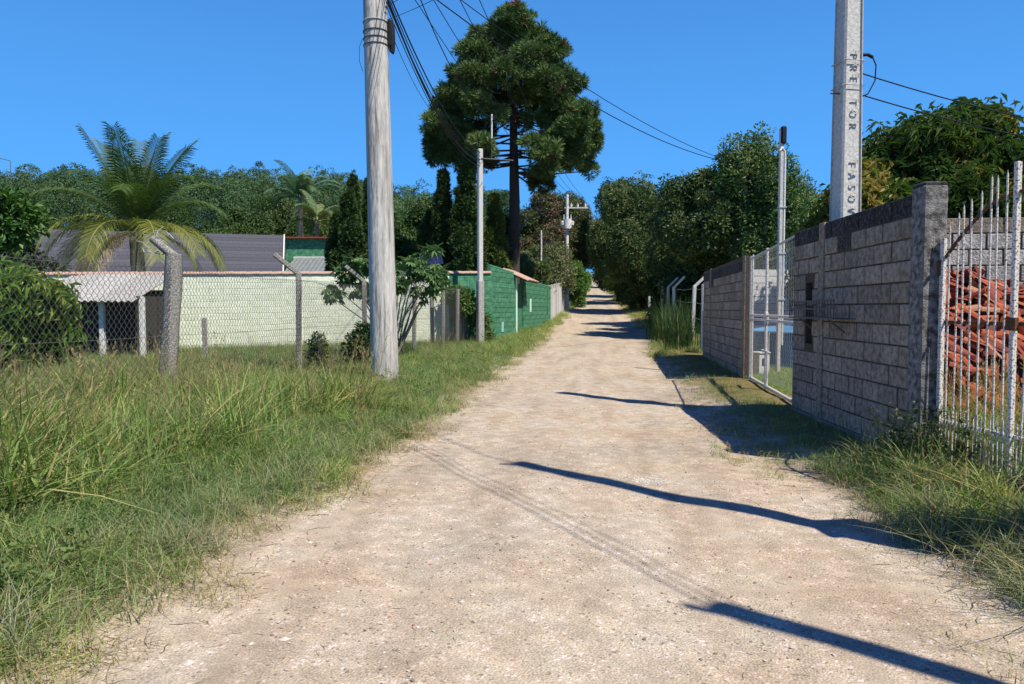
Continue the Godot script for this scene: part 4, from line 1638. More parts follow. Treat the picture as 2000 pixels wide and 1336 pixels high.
func build_verge_fence() -> void:
	# leaning concrete posts past the far block wall
	var f := thing("post_fence", "row of pale concrete posts with bent arms along the shaded verge", "fence")
	var spots := [[1374.0, 22.2], [1352.0, 24.6], [1318.0, 30.2], [1305.5, 33.4], [1293.0, 37.2], [1284.0, 40.5]]
	var feet := []
	for p in spots:
		var foot := on(px(p[0], p[1]), p[1])
		feet.append(foot)
		var pair := square_post(2.05, 0.11, 0.62, Vector3(0.72, 0.72, 0.0))
		var o := part("post", pair[0], M.concrete_pale, f, Transform3D(Basis.from_euler(Vector3(0, rng.randfn(0, 0.1), rng.randfn(0, 0.02))), foot))
		part("arm", pair[1], M.concrete_pale, o)
	for k in feet.size() - 1:
		for y in [0.5, 1.0, 1.5, 1.95]:
			var s := Shape.new()
			pts_tube(s, [feet[k] + Vector3(0.06, y, 0), (feet[k] + feet[k + 1]) / 2.0 + Vector3(0.06, y - 0.04, 0), feet[k + 1] + Vector3(0.06, y, 0)], 0.004, 4)
			part("strand", s.mesh(), M.galvanised, f)
	var stub := square_post(1.35, 0.12)
	for u in [1268.0, 1275.0]:
		var o := part("stump_post", stub[0], M.concrete_pale, self, Transform3D(Basis(), on(px(u, 43.0), 43.0)))
		tag(o, "short white post on the dry verge past the bent arm posts", "post", "short posts on the dry verge")


# ---------- plants ----------

func leaf(s: Shape, p: Vector3, dir: Vector3, up: Vector3, long: float, wide: float, fold := 0.25, droop := 0.0) -> void:
	var side := dir.cross(up)
	if side.length() < 0.01: side = dir.cross(Vector3.RIGHT)
	side = side.normalized()
	var lift := side.cross(dir).normalized()
	var mid := p + dir * long * 0.5
	var tip := p + dir * long + Vector3.DOWN * droop * long
	var l := mid - side * wide * 0.5 + lift * wide * fold
	var r := mid + side * wide * 0.5 + lift * wide * fold
	s.tri(p, r, tip)
	s.tri(p, tip, l)


func random_dir(r: RandomNumberGenerator) -> Vector3:
	var z := r.randf_range(-1, 1)
	var a := r.randf() * TAU
	var q := sqrt(1.0 - z * z)
	return Vector3(q * cos(a), z, q * sin(a))


func leaf_clump(number: int, count: int, radius: float, long: float, wide: float, droop := 0.2, spread := 0.3) -> ArrayMesh:
	var r := RandomNumberGenerator.new()
	r.seed = number
	var s := Shape.new()
	s.tinted = true
	for k in count:
		var o := random_dir(r)
		o.y = absf(o.y) * 0.8 - 0.15
		var p := o * radius * r.randf_range(0.15, 1.0)
		var dir := (o + random_dir(r) * 0.7 + Vector3(0, 0.1 - droop, 0)).normalized()
		var b := r.randf_range(1.0 - spread, 1.0 + spread)
		s.col = Color(b * r.randf_range(0.9, 1.15), b, b * r.randf_range(0.8, 1.1))
		leaf(s, p, dir, (Vector3.UP + random_dir(r) * 0.5).normalized(), long * r.randf_range(0.7, 1.25), wide * r.randf_range(0.7, 1.2), 0.2, droop * 0.5)
	return s.mesh()


func needle_clump(number: int, count: int, radius: float, wide: float) -> ArrayMesh:
	var r := RandomNumberGenerator.new()
	r.seed = number
	var s := Shape.new()
	s.tinted = true
	for k in count:
		var dir := (random_dir(r) + Vector3(0, 0.55, 0)).normalized()
		var b := r.randf_range(0.6, 1.35)
		s.col = Color(b, b, b * 0.9)
		var side := dir.cross(random_dir(r)).normalized() * wide
		var p := dir * radius * 0.1
		var tip := dir * radius * r.randf_range(0.75, 1.15) + Vector3(0, 0.06 * radius, 0)
		var mid := p.lerp(tip, 0.55)
		s.tri(p, mid + side, tip)
		s.tri(p, tip, mid - side)
	return s.mesh()


func crown_points(lobes: Array, density: float, r: RandomNumberGenerator, shell := 0.55, stray := 0.0) -> Array:
	# [position, outward, lobe] spread through the lobes' outer part
	var out := []
	for k in lobes.size():
		var c: Vector3 = lobes[k][0]
		var e: Vector3 = lobes[k][1]
		var area := 4.0 * PI * pow((pow(e.x * e.y, 1.6) + pow(e.x * e.z, 1.6) + pow(e.y * e.z, 1.6)) / 3.0, 1.0 / 1.6)
		for q in int(area * density):
			var o := random_dir(r)
			var t := lerpf(shell, 1.06, sqrt(r.randf()))
			if stray > 0.0 and r.randf() < stray: t = r.randf_range(1.0, 1.32)
			var p := c + o * e * t
			var deep := false
			for j in lobes.size():
				if j == k: continue
				var w: Vector3 = (p - lobes[j][0]) / lobes[j][1]
				if w.length_squared() < 0.3:
					deep = true
					break
			if not deep:
				out.append([p, (o / e).normalized(), k])
	return out


func facing(out: Vector3, r: RandomNumberGenerator, size: float) -> Basis:
	var y := (out + random_dir(r) * 0.5 + Vector3(0, 0.25, 0)).normalized()
	var x := y.cross(random_dir(r)).normalized()
	return Basis(x, y, x.cross(y)) * Basis().scaled(Vector3.ONE * size)


func lobed(c: Vector3, e: Vector3, count: int, r: RandomNumberGenerator, size := 0.42) -> Array:
	var out := [[c, e * 0.45]]
	for k in count:
		var o := random_dir(r)
		o.y = o.y * 0.9 + 0.1
		var q := c + o * e * r.randf_range(0.45, 0.86)
		var f := e * size * r.randf_range(0.55, 1.2)
		out.append([q, Vector3(f.x, f.y * r.randf_range(0.75, 1.0), f.z)])
	return out


func tree(called: String, label: String, foot: Vector3, c: Vector3, e: Vector3, opts := {}) -> Node3D:
	# c: the crown's middle above the foot, e: its half axes
	var r := RandomNumberGenerator.new()
	r.seed = opts.get("seed", 1)
	var o := thing(called, label, opts.get("category", "tree"), Transform3D(Basis(), foot), opts.get("group", ""))
	var lobes: Array = opts.lobes if opts.has("lobes") else lobed(c, e, int(opts.get("count", 16) * 1.3), r, opts.get("lobe", 0.34))
	var trunk_r: float = opts.get("trunk", 0.16)
	var bark: Material = opts.get("bark", M.bark)
	var s := Shape.new()
	var fork := Vector3(c.x * 0.5, maxf(c.y - e.y * 0.7, 0.3), c.z * 0.5)
	s.tube([Vector3(0, -0.3, 0), Vector3(0, 0.1, 0), fork * 0.6 + Vector3(0.06, 0, 0), fork, c], [trunk_r * 1.4, trunk_r * 1.1, trunk_r * 0.9, trunk_r * 0.8, trunk_r * 0.3], 9)
	part("trunk", s.mesh(), bark, o)
	for k in lobes.size():
		if k % 2 == 0 and k > 0:
			s = Shape.new()
			var q: Vector3 = lobes[k][0]
			var begin := fork.lerp(c, r.randf() * 0.7)
			s.tube([begin, begin.lerp(q, 0.5) + Vector3(0, -0.1, 0) + random_dir(r) * 0.1, q], [trunk_r * 0.4, trunk_r * 0.25, trunk_r * 0.1], 6, false)
			part("limb", s.mesh(), bark, o)
	var colours: Array = opts.get("colours", [Color(0.05, 0.1, 0.025), Color(0.09, 0.15, 0.035)])
	var size: float = opts.get("size", 1.0)
	var places := []
	var tints := []
	var lobe_tone := []
	for k in lobes.size(): lobe_tone.append(r.randf())
	for p in crown_points(lobes, opts.get("density", 14.0), r, opts.get("shell", 0.45), opts.get("stray", 0.1)):
		places.append(Transform3D(facing(p[1], r, size * r.randf_range(0.75, 1.3)), p[0]))
		var t: float = clampf(lerpf(lobe_tone[p[2]], r.randf(), 0.4), 0.0, 1.0)
		var col: Color = colours[0].lerp(colours[1], t)
		if colours.size() > 2 and r.randf() < opts.get("odd", 0.08) * (3.0 if lobe_tone[p[2]] > 0.8 else 1.0):
			col = colours[2]
		tints.append(col)
	multi("crown", opts.get("clump", M.clump_leaf), opts.get("material", M.leaf), o, places, tints).set_meta("kind", "stuff")
	return o


func build_trees() -> void:
	M.clump_leaf = leaf_clump(31, 26, 0.34, 0.17, 0.085)
	M.clump_fine = leaf_clump(32, 34, 0.4, 0.12, 0.06, 0.1)
	M.clump_mango = leaf_clump(33, 22, 0.3, 0.24, 0.062, 0.75)
	M.clump_big = leaf_clump(34, 30, 0.8, 0.34, 0.2)
	M.clump_needle = needle_clump(35, 54, 0.4, 0.02)
	M.clump_cypress = needle_clump(36, 46, 0.3, 0.03)
	var dark := [Color(0.05, 0.095, 0.032), Color(0.115, 0.175, 0.06), Color(0.19, 0.22, 0.08)]
	# to the right of the lane
	var d := 29.5
	tree("broadleaf_tree", "loose feathery tree with a see-through edge behind the far block wall", on(px(1468, d), d), Vector3(0.1, 5.0, 0), Vector3(2.1, 3.1, 2.0), {seed = 3, count = 22, lobe = 0.33, density = 10.0, colours = [Color(0.0613, 0.131, 0.0385), Color(0.131, 0.219, 0.07), Color(0.228, 0.263, 0.0875)], shell = 0.3, clump = M.clump_fine, bark = M.bark_pale, trunk = 0.13})
	tree("broadleaf_tree", "grey green tree leaning over the meter post", on(px(1550, 31), 31), Vector3(0, 4.2, 0), Vector3(1.3, 2.7, 1.3), {seed = 4, count = 12, lobe = 0.33, density = 8.0, shell = 0.2, colours = [Color(0.0875, 0.149, 0.07), Color(0.158, 0.228, 0.105)], clump = M.clump_fine, trunk = 0.1})
	tree("broadleaf_tree", "dense dark rounded tree overhanging the bent arm posts", on(px(1415, 34), 34), Vector3(0, 3.9, 0), Vector3(2.3, 3.5, 2.4), {seed = 5, count = 22, density = 13.0, colours = dark, trunk = 0.2})
	tree("broadleaf_tree", "dense dark tree behind the vine covered post", on(px(1365, 38), 38), Vector3(0, 3.9, 0), Vector3(2.8, 3.6, 2.8), {seed = 6, count = 22, density = 12.0, colours = dark, trunk = 0.2})
	tree("broadleaf_tree", "dark spreading tree whose crown reaches over the dry verge", on(px(1285, 50), 50), Vector3(-0.3, 4.4, 0), Vector3(3.5, 4.2, 3.2), {seed = 7, count = 24, density = 9.0, size = 1.15, colours = dark, trunk = 0.24})
	tree("broadleaf_tree", "tall pointed dark tree beside the top of the lane", on(px(1236, 62), 62), Vector3(-0.8, 5.6, 0), Vector3(2.9, 5.0, 2.8), {seed = 8, count = 22, density = 8.0, size = 1.25, colours = dark, trunk = 0.22})
	tree("broadleaf_tree", "dark tree closing the lane where it bends uphill", on(px(1212, 76), 76), Vector3(-0.8, 4.4, 0), Vector3(3.0, 4.6, 3.0), {seed = 9, count = 20, density = 7.0, size = 1.35, colours = dark, trunk = 0.2})
	tree("broadleaf_tree", "broad dark tree far up the lane behind the others", on(px(1196, 100), 100), Vector3(0, 3.2, 0), Vector3(2.4, 3.6, 2.4), {seed = 10, count = 16, density = 6.0, size = 1.5, colours = dark})
	tree("broadleaf_tree", "dark tree with a high crown shading the lane beside the bent arm posts", on(px(1388, 31), 31), Vector3(-0.2, 4.7, 0), Vector3(2.2, 2.2, 2.2), {seed = 31, count = 20, density = 12.0, colours = dark, trunk = 0.16})
	tree("hedge_tree", "low dark undergrowth tree filling the shade behind the bent arm posts", on(px(1385, 35.5), 35.5), Vector3(0, 1.5, 0), Vector3(2.2, 1.7, 2.2), {seed = 11, count = 12, density = 12.0, colours = dark, category = "bush"})
	tree("hedge_tree", "low dark bush under the spreading tree on the dry verge", on(px(1262, 52), 52), Vector3(0, 1.4, 0), Vector3(2.2, 1.7, 2.6), {seed = 12, count = 12, density = 10.0, colours = dark, category = "bush"})
	tree("hedge_tree", "low dark bush at the bend of the lane", on(px(1228, 68), 68), Vector3(0, 1.3, 0), Vector3(2.0, 1.6, 2.4), {seed = 13, count = 12, density = 9.0, colours = dark, category = "bush"})
	# the mango behind the near wall
	var mango := [Color(0.06, 0.118, 0.035), Color(0.145, 0.205, 0.06), Color(0.35, 0.28, 0.07)]
	d = 19.0
	tree("mango_tree", "big round mango tree with drooping leaves above the near block wall", on(px(1850, d), d), Vector3(-0.1, 3.8, 0), Vector3(2.2, 2.5, 2.1), {seed = 14, count = 26, lobe = 0.36, density = 18.0, colours = mango, odd = 0.05, clump = M.clump_mango, trunk = 0.22})
	tree("mango_tree", "yellowing mango tree just behind the square lettered pole", on(px(1700, 18), 18), Vector3(0, 3.1, 0), Vector3(1.25, 1.75, 1.3), {seed = 15, count = 16, density = 18.0, colours = [Color(0.0875, 0.149, 0.035), Color(0.21, 0.263, 0.0525), Color(0.49, 0.35, 0.123)], odd = 0.12, clump = M.clump_mango, trunk = 0.14})
	tree("mango_tree", "lower mango tree between the meter post and the square pole", on(px(1612, 19), 19), Vector3(0, 2.6, 0), Vector3(0.95, 1.7, 1.2), {seed = 16, count = 14, density = 16.0, colours = mango, odd = 0.1, clump = M.clump_mango, trunk = 0.12})
	tree("mango_tree", "thin bluish tree top behind the big round mango tree", on(px(1722, 27), 27), Vector3(0, 5.4, 0), Vector3(1.5, 1.3, 1.3), {seed = 17, count = 9, density = 8.0, shell = 0.2, colours = [Color(0.07, 0.105, 0.07), Color(0.123, 0.158, 0.105)], clump = M.clump_fine, trunk = 0.12})
	tree("mango_tree", "mango tree at the side of the big round mango tree above the store roof", on(px(1990, 17), 17), Vector3(0.2, 2.8, 0), Vector3(1.3, 1.9, 1.4), {seed = 18, count = 12, density = 16.0, colours = mango, clump = M.clump_mango, trunk = 0.14})
	araucaria()
	cypresses()
	# behind the houses and the green wall
	var olive := [Color(0.07, 0.105, 0.035), Color(0.149, 0.175, 0.0613), Color(0.21, 0.14, 0.105)]
	tree("broadleaf_tree", "olive brown tree behind the transformer pole", on(px(1072, 66), 66), Vector3(0, 5.0, 0), Vector3(4.0, 4.3, 3.6), {seed = 20, count = 24, density = 8.0, size = 1.2, colours = olive, odd = 0.2, trunk = 0.25})
	tree("broadleaf_tree", "purplish brown topped tree over the lane past the transformer pole", on(px(1128, 72), 72), Vector3(-0.3, 6.2, 0), Vector3(2.2, 3.2, 2.4), {seed = 21, count = 18, density = 8.0, size = 1.2, colours = [Color(0.0875, 0.0875, 0.0613), Color(0.158, 0.123, 0.0963), Color(0.228, 0.14, 0.123)], odd = 0.3, trunk = 0.2})
	tree("hedge_tree", "bright green roadside bush beside the transformer pole", on(px(1124, 58), 58), Vector3(0, 1.6, 0), Vector3(1.1, 1.8, 1.6), {seed = 22, count = 12, density = 14.0, colours = [Color(0.0875, 0.193, 0.0438), Color(0.175, 0.298, 0.07)], category = "bush"})
	tree("hedge_tree", "tangled grey green shrub behind the slab fence", on(px(1060, 50), 50), Vector3(0, 2.4, 0), Vector3(2.2, 2.3, 1.6), {seed = 23, count = 16, density = 10.0, shell = 0.3, colours = [Color(0.123, 0.158, 0.07), Color(0.28, 0.298, 0.158)], category = "bush", bark = M.bark_pale})
	tree("hedge_tree", "spiky pale green shrub behind the porch roof", on(px(1032, 44), 44), Vector3(0, 2.3, 0), Vector3(1.3, 1.9, 1.2), {seed = 24, count = 10, density = 10.0, shell = 0.3, colours = [Color(0.14, 0.193, 0.0875), Color(0.298, 0.35, 0.175)], category = "bush", clump = M.clump_mango})
	tree("broadleaf_tree", "blue green round tree showing beside the trunk of the tall conifer", on(px(975, 70), 70), Vector3(0, 8.6, 0), Vector3(1.9, 2.1, 1.9), {seed = 25, count = 12, density = 7.0, colours = [Color(0.0875, 0.175, 0.0875), Color(0.158, 0.263, 0.14)]})
	# in the gardens on the other side
	var mid := [Color(0.0438, 0.0963, 0.0245), Color(0.0963, 0.158, 0.0438), Color(0.158, 0.193, 0.07)]
	var row := [[500, 52, 4.2, 3.2, "dark garden tree above the ridge of the slate grey roof"], [430, 56, 4.6, 3.3, "dark garden tree behind the coconut palm fronds"], [470, 66, 6.4, 3.8, "tall olive garden tree over the slate grey roof"], [640, 50, 4.3, 2.6, "bushy garden tree above the green walled house"], [760, 46, 4.8, 2.9, "dark garden tree seen past the thick round pole"], [815, 52, 5.4, 3.3, "broad dark garden tree between the round pole and the cypresses"], [700, 60, 6.2, 3.0, "olive garden tree behind the thick round pole"], [355, 60, 5.2, 4.0, "dark garden tree right behind the upright palm fronds"], [180, 62, 5.4, 4.2, "dark garden tree behind the drooping palm fronds"], [60, 55, 5.0, 4.0, "dark garden tree beyond the end of the slate grey roof"], [560, 70, 7.0, 3.6, "tall garden tree behind the feather palm"], [870, 64, 6.6, 3.6, "olive garden tree behind the cypresses"]]
	for k in row.size():
		var t: Array = row[k]
		tree("garden_tree", t[4], on(px(t[0], t[1]), t[1]), Vector3(0, t[2] * 0.72, 0), Vector3(t[3], t[2] * 0.62, t[3] * 0.8), {seed = 40 + k, count = 20, density = 6.5, size = 1.3, colours = mid if k % 3 else [Color(0.07, 0.123, 0.035), Color(0.14, 0.193, 0.0525), Color(0.175, 0.21, 0.07)]})
	build_forest()
	build_palms()


func build_forest() -> void:
	# the wooded ridge: trees too far off to tell apart
	var r := RandomNumberGenerator.new()
	r.seed = 77
	var places := []
	var tints := []
	for k in 900:
		var d := r.randf_range(115.0, 330.0)
		var x := px(r.randf_range(-160.0, 960.0), d)
		if lane(d) - x < 16.0: continue
		var tall := r.randf_range(11.0, 16.0)
		var foot := on(x, d)
		var tone := r.randf()
		var wide := r.randf_range(1.7, 2.6)
		for q in 34:
			var o := random_dir(r)
			var p := foot + Vector3(o.x * wide, tall * 0.76 + o.y * tall * 0.22, o.z * wide) * Vector3.ONE
			if q > 27: p = foot + Vector3(o.x * wide, tall * r.randf_range(0.15, 0.6), o.z * wide)
			places.append(Transform3D(facing(o, r, r.randf_range(0.8, 1.3)), p))
			tints.append(Color(0.0504, 0.112, 0.0504).lerp(Color(0.126, 0.207, 0.081), clampf(tone * 0.6 + r.randf() * 0.4, 0, 1)))
	var o := multi("distant_forest", M.clump_big, M.leaf_dull, self, places, tints)
	tag(o, "wooded ridge of tall trees far behind the houses", "forest", "", "stuff")


func araucaria() -> void:
	var d := 38.5
	var foot := on(px(1003, d), d)
	var o := thing("araucaria_tree", "very tall dark conifer with a domed crown on a bare trunk", "tree", Transform3D(Basis(), foot))
	var tall := at(1000, 42, d).y - foot.y
	var s := Shape.new()
	s.tube([Vector3(0, -0.3, 0), Vector3(0.02, 3.0, 0), Vector3(0.05, 6.5, 0), Vector3(0.0, 10.0, 0), Vector3(0, tall - 1.2, 0)], [0.36, 0.3, 0.27, 0.2, 0.07], 12)
	part("trunk", s.mesh(), M.bark, o)
	var r := RandomNumberGenerator.new()
	r.seed = 12
	# tufts at the branch ends, read off the crown in the photograph: pixel u, v, half width
	var tufts := [[1000, 62, 46], [955, 85, 40], [1045, 88, 40], [1003, 105, 48], [925, 122, 40], [1072, 128, 40], [960, 138, 42], [1030, 145, 42], [905, 160, 30], [1090, 172, 38], [985, 178, 36], [930, 185, 40], [1060, 190, 40], [1112, 172, 26], [885, 205, 40], [870, 225, 34], [935, 228, 36], [1085, 225, 36], [1120, 240, 42], [860, 262, 36], [895, 268, 38], [1142, 262, 30], [1105, 275, 38], [858, 300, 30], [905, 300, 32], [945, 306, 28], [1075, 290, 36], [1135, 300, 34], [1060, 322, 32], [1150, 335, 20], [1062, 345, 28], [1100, 325, 24], [880, 318, 20], [845, 285, 18], [1160, 285, 16], [925, 330, 18], [1020, 205, 26], [972, 248, 24], [1048, 250, 24], [958, 318, 18], [1035, 300, 18]]
	var places := []
	var tints := []
	var limbs := 0
	for t in tufts:
		for copy in (2 if t[2] > 24 else 1):
			var flank := absf(t[0] - 1003.0) / 165.0
			var deep := sqrt(maxf(0.05, 1.0 - flank * flank)) * r.randf_range(0.2, 0.9) * 3.6 * (1.0 if copy == 0 else -1.0)
			if t[1] < 110: deep *= 0.45
			var p := at(t[0] + r.randfn(0, 3.0), t[1], d) - foot
			p.z += deep
			var e: float = t[2] * d / FOCAL * 0.74
			var size := Vector3(e, e * 0.72, e)
			var joint := Vector3(0, minf(p.y - 0.35 + r.randf() * 0.4, tall - 1.4), 0)
			if p.y < 8.2: joint.y = maxf(p.y + 0.2, 6.6)
			s = Shape.new()
			s.tube([joint, joint.lerp(p, 0.55) + Vector3(0, -0.28, 0), p + Vector3(0, -0.1, 0)], [0.055, 0.04, 0.02], 5, false)
			part("branch", s.mesh(), M.bark, o)
			var tone := r.randf()
			for q in crown_points([[p, size]], 19.0, r, 0.25, 0.12):
				if q[1].y < -0.55 and r.randf() < 0.6: continue
				places.append(Transform3D(facing((q[1] + Vector3(0, 0.5, 0)).normalized(), r, r.randf_range(0.6, 1.05)), q[0]))
				var c := Color(0.05, 0.11, 0.035).lerp(Color(0.17, 0.25, 0.07), clampf(tone * 0.5 + r.randf() * 0.5, 0, 1))
				if r.randf() < 0.012: c = Color(0.2, 0.1, 0.06)
				tints.append(c)
	multi("crown", M.clump_needle, M.needle, o, places, tints).set_meta("kind", "stuff")


func cypresses() -> void:
	var list := [[683, 36.5, 380, 38, "dark cypress with a ragged outline beside the green walled house"], [693, 42.0, 336, 14, "thin pointed cypress tip seen beside the thick round pole"], [722, 43.0, 350, 16, "slim cypress mostly behind the thick round pole"], [866, 37.0, 334, 26, "narrow pointed cypress left of the slim square pole"], [912, 36.0, 312, 42, "broad dark cypress behind the slim square pole"], [965, 37.5, 388, 36, "yellow green cypress at the foot of the tall conifer"], [838, 39.0, 425, 40, "bushy dark cypress over the blue roof sheet"], [985, 41.0, 425, 26, "small dark cypress behind the porch roof"], [658, 38.0, 430, 26, "small bushy cypress over the grey sheet porch"]]
	list[3][4] = "narrow pointed cypress between the round pole and the broad dark cypress"
	for k in list.size():
		var t: Array = list[k]
		var r := RandomNumberGenerator.new()
		r.seed = 300 + k
		var d: float = t[1]
		var foot := on(px(t[0], d), d)
		var tall: float = at(t[0], t[2], d).y - foot.y
		var wide: float = t[3] * d / FOCAL
		var o := thing("cypress_tree", t[4], "tree", Transform3D(Basis(), foot))
		var s := Shape.new()
		s.tube([Vector3(0, -0.3, 0), Vector3(0, tall * 0.5, 0), Vector3(0, tall * 0.9, 0)], [0.14, 0.09, 0.02], 8)
		part("trunk", s.mesh(), M.bark, o)
		var plume := []
		var n := int(26 + wide * 22)
		for q in n:                                          # upswept plumes
			var h := pow(r.randf(), 0.8)
			var an := r.randf() * TAU
			var rad := wide * pow(1.0 - h, 0.65) * r.randf_range(0.45, 0.95) * (0.6 if h < 0.1 else 1.0)
			plume.append([Vector3(cos(an) * rad, 0.3 + tall * 0.93 * h, sin(an) * rad), Vector3(0.16 + 0.24 * wide * (1.0 - h), 0.4 + 0.28 * (1.0 - h), 0.16 + 0.24 * wide * (1.0 - h))])
		plume.append([Vector3(0, tall * 0.95, 0), Vector3(0.1, tall * 0.05, 0.1)])
		var places := []
		var tints := []
		var tone := []
		for q in plume: tone.append(r.randf())
		for p in crown_points(plume, 30.0, r, 0.5):
			var up: Vector3 = (p[1] * 0.6 + Vector3(0, 1.2, 0)).normalized()
			places.append(Transform3D(facing(up, r, r.randf_range(0.6, 1.0)), p[0]))
			var c: Color = Color(0.032, 0.076, 0.024).lerp(Color(0.1, 0.16, 0.04), clampf(tone[p[2]] * 0.6 + r.randf() * 0.4, 0, 1))
			if k == 5: c = c.lerp(Color(0.22, 0.26, 0.05), 0.45)
			tints.append(c)
		multi("crown", M.clump_cypress, M.needle, o, places, tints).set_meta("kind", "stuff")


func frond(number: int, long: float, lift: float, bend: float, leaflet: float, pairs: int, a: Color, b: Color, dead := false) -> ArrayMesh:
	var r := RandomNumberGenerator.new()
	r.seed = number
	var s := Shape.new()
	s.tinted = true
	var pts := []
	var rad := []
	var dir := Vector3(cos(lift), sin(lift), 0)
	var p := Vector3.ZERO
	var steps_n := 14
	for k in steps_n + 1:
		pts.append(p)
		rad.append(lerpf(0.035, 0.006, float(k) / steps_n))
		p += dir * long / steps_n
		var t := float(k) / steps_n
		dir = (dir + Vector3(0, -bend * (0.25 + t) * 0.16, 0)).normalized()
	s.col = b * 1.2
	s.tube(pts, rad, 5, false)
	for k in pairs:
		var t := 0.12 + 0.86 * k / pairs
		var q := t * steps_n
		var i := int(q)
		var base: Vector3 = pts[i].lerp(pts[mini(i + 1, steps_n)], q - i)
		var along: Vector3 = (pts[mini(i + 1, steps_n)] - pts[i]).normalized() if i < steps_n else (pts[i] - pts[i - 1]).normalized()
		var size := leaflet * (0.55 + 0.6 * sin(PI * pow(t, 0.8))) * r.randf_range(0.85, 1.1)
		for side in [-1, 1]:
			var out := (Vector3(0, 0, side) * 0.9 + along * (0.55 + 0.5 * t) + Vector3(0, 0.18, 0)).normalized()
			var drop := Vector3(0, -1, 0) * (0.35 + (0.7 if dead else 0.15) + r.randf() * 0.25)
			s.col = a.lerp(b, r.randf())
			var w := along * 0.02
			var m := base + out * size * 0.5 + drop * size * 0.12
			var e := base + out * size * 0.9 + drop * size * 0.55
			s.quad(base - w * 0.6, base + w * 0.6, m + w, m - w)
			s.tri(m - w, m + w, e)
	return s.mesh()


func palm(label: String, foot: Vector3, tall: float, long: float, leaflet: float, number: int, fronds: Array, greens: Array, trunk_r: float) -> void:
	var o := thing("palm_tree", label, "tree", Transform3D(Basis(), foot))
	var s := Shape.new()
	var pts := []
	var rad := []
	for k in 13:
		pts.append(Vector3(0.05 * sin(k * 0.4), -0.2 + (tall + 0.2) * k / 12.0, 0))
		rad.append(trunk_r * (1.15 - 0.25 * k / 12.0 + 0.05 * (k % 2)))
	s.tube(pts, rad, 10)
	part("trunk", s.mesh(), M.bark_pale, o)
	var r := RandomNumberGenerator.new()
	r.seed = number
	for k in fronds.size():
		var f: Array = fronds[k]                              # compass turn, lift, bend, length, tone
		var c: Array = greens[f[4]]
		var m := frond(number + k, long * f[3], f[1], f[2], leaflet, 56, c[0], c[1], f[4] == 2)
		part("frond", m, M.leaf, o, Transform3D(Basis(Vector3.UP, f[0]), Vector3(0, tall - 0.05 + 0.12 * sin(f[1]), 0)))


func build_palms() -> void:
	var d := 26.5
	var foot := on(px(272, d), d)
	var tall := at(272, 452, d).y - foot.y
	var r := RandomNumberGenerator.new()
	r.seed = 41
	var list := []
	for k in 11:                                            # upright heart
		list.append([k * 2.4 + r.randf() * 0.5, r.randf_range(0.95, 1.45), r.randf_range(0.2, 0.5), r.randf_range(0.9, 1.05), 0])
	for k in 9:
		list.append([k * 0.7 + r.randf() * 0.3, r.randf_range(0.7, 1.05), r.randf_range(0.9, 1.3), r.randf_range(0.85, 1.0), 0])
	for a in [0.05, 0.35, -0.4, 2.8, 3.1, 3.5, -0.9, 3.9, -1.7, 0.8]:
		list.append([a, r.randf_range(0.25, 0.5), r.randf_range(1.3, 1.7), r.randf_range(0.85, 1.0), 1])
	for a in [0.2, 3.3, -1.9]:
		list.append([a, r.randf_range(-0.2, 0.1), r.randf_range(1.4, 1.9), r.randf_range(0.7, 0.95), 2 if a != 0.2 else 1])
	palm("short coconut palm with arching yellow green fronds behind the cream wall", foot, tall, 3.9, 0.95, 500, list, [[Color(0.05, 0.1, 0.03), Color(0.12, 0.18, 0.05)], [Color(0.13, 0.17, 0.04), Color(0.3, 0.3, 0.065)], [Color(0.308, 0.224, 0.098), Color(0.56, 0.434, 0.224)]], 0.24)
	d = 50.0
	foot = on(px(590, d), d)
	tall = at(590, 392, d).y - foot.y
	list = []
	for k in 18:
		list.append([k * 1.27 + r.randf() * 0.3, r.randf_range(0.35, 1.35), r.randf_range(0.9, 1.5), r.randf_range(0.8, 1.05), 0 if k % 3 else 1])
	palm("feather palm with blue green fronds behind the green walled house", foot, tall, 3.0, 0.75, 600, list, [[Color(0.07, 0.14, 0.07), Color(0.154, 0.252, 0.14)], [Color(0.112, 0.182, 0.084), Color(0.224, 0.308, 0.168)]], 0.16)
	foot = on(px(622, 47.0), 47.0)
	tall = at(622, 432, 47.0).y - foot.y
	list = []
	for k in 13:
		list.append([k * 1.31 + r.randf() * 0.3, r.randf_range(0.2, 1.3), r.randf_range(0.9, 1.6), r.randf_range(0.8, 1.05), 0 if k % 3 else 1])
	palm("lower feather palm with grey green fronds beside the taller feather palm", foot, tall, 2.4, 0.6, 640, list, [[Color(0.084, 0.14, 0.056), Color(0.182, 0.252, 0.112)], [Color(0.14, 0.182, 0.07), Color(0.28, 0.308, 0.14)]], 0.13)


func palmate_leaf() -> ArrayMesh:
	var s := Shape.new()
	s.tinted = true
	for k in 7:
		var a := -1.9 + 3.8 * k / 6.0
		var long := 0.17 * (1.0 - 0.28 * absf(k - 3) / 3.0)
		var b := 1.0 + 0.06 * (k % 2)
		s.col = Color(b, b, b)
		leaf(s, Vector3.ZERO, Vector3(sin(a), -0.12, cos(a)).normalized(), Vector3.UP, long, 0.062, 0.12, 0.25)
	s.col = Color(1.6, 1.1, 0.8)
	s.tube([Vector3.ZERO, Vector3(0, 0.02, -0.1), Vector3(0, -0.01, -0.22)], [0.004, 0.004, 0.004], 4, false)
	return s.mesh()


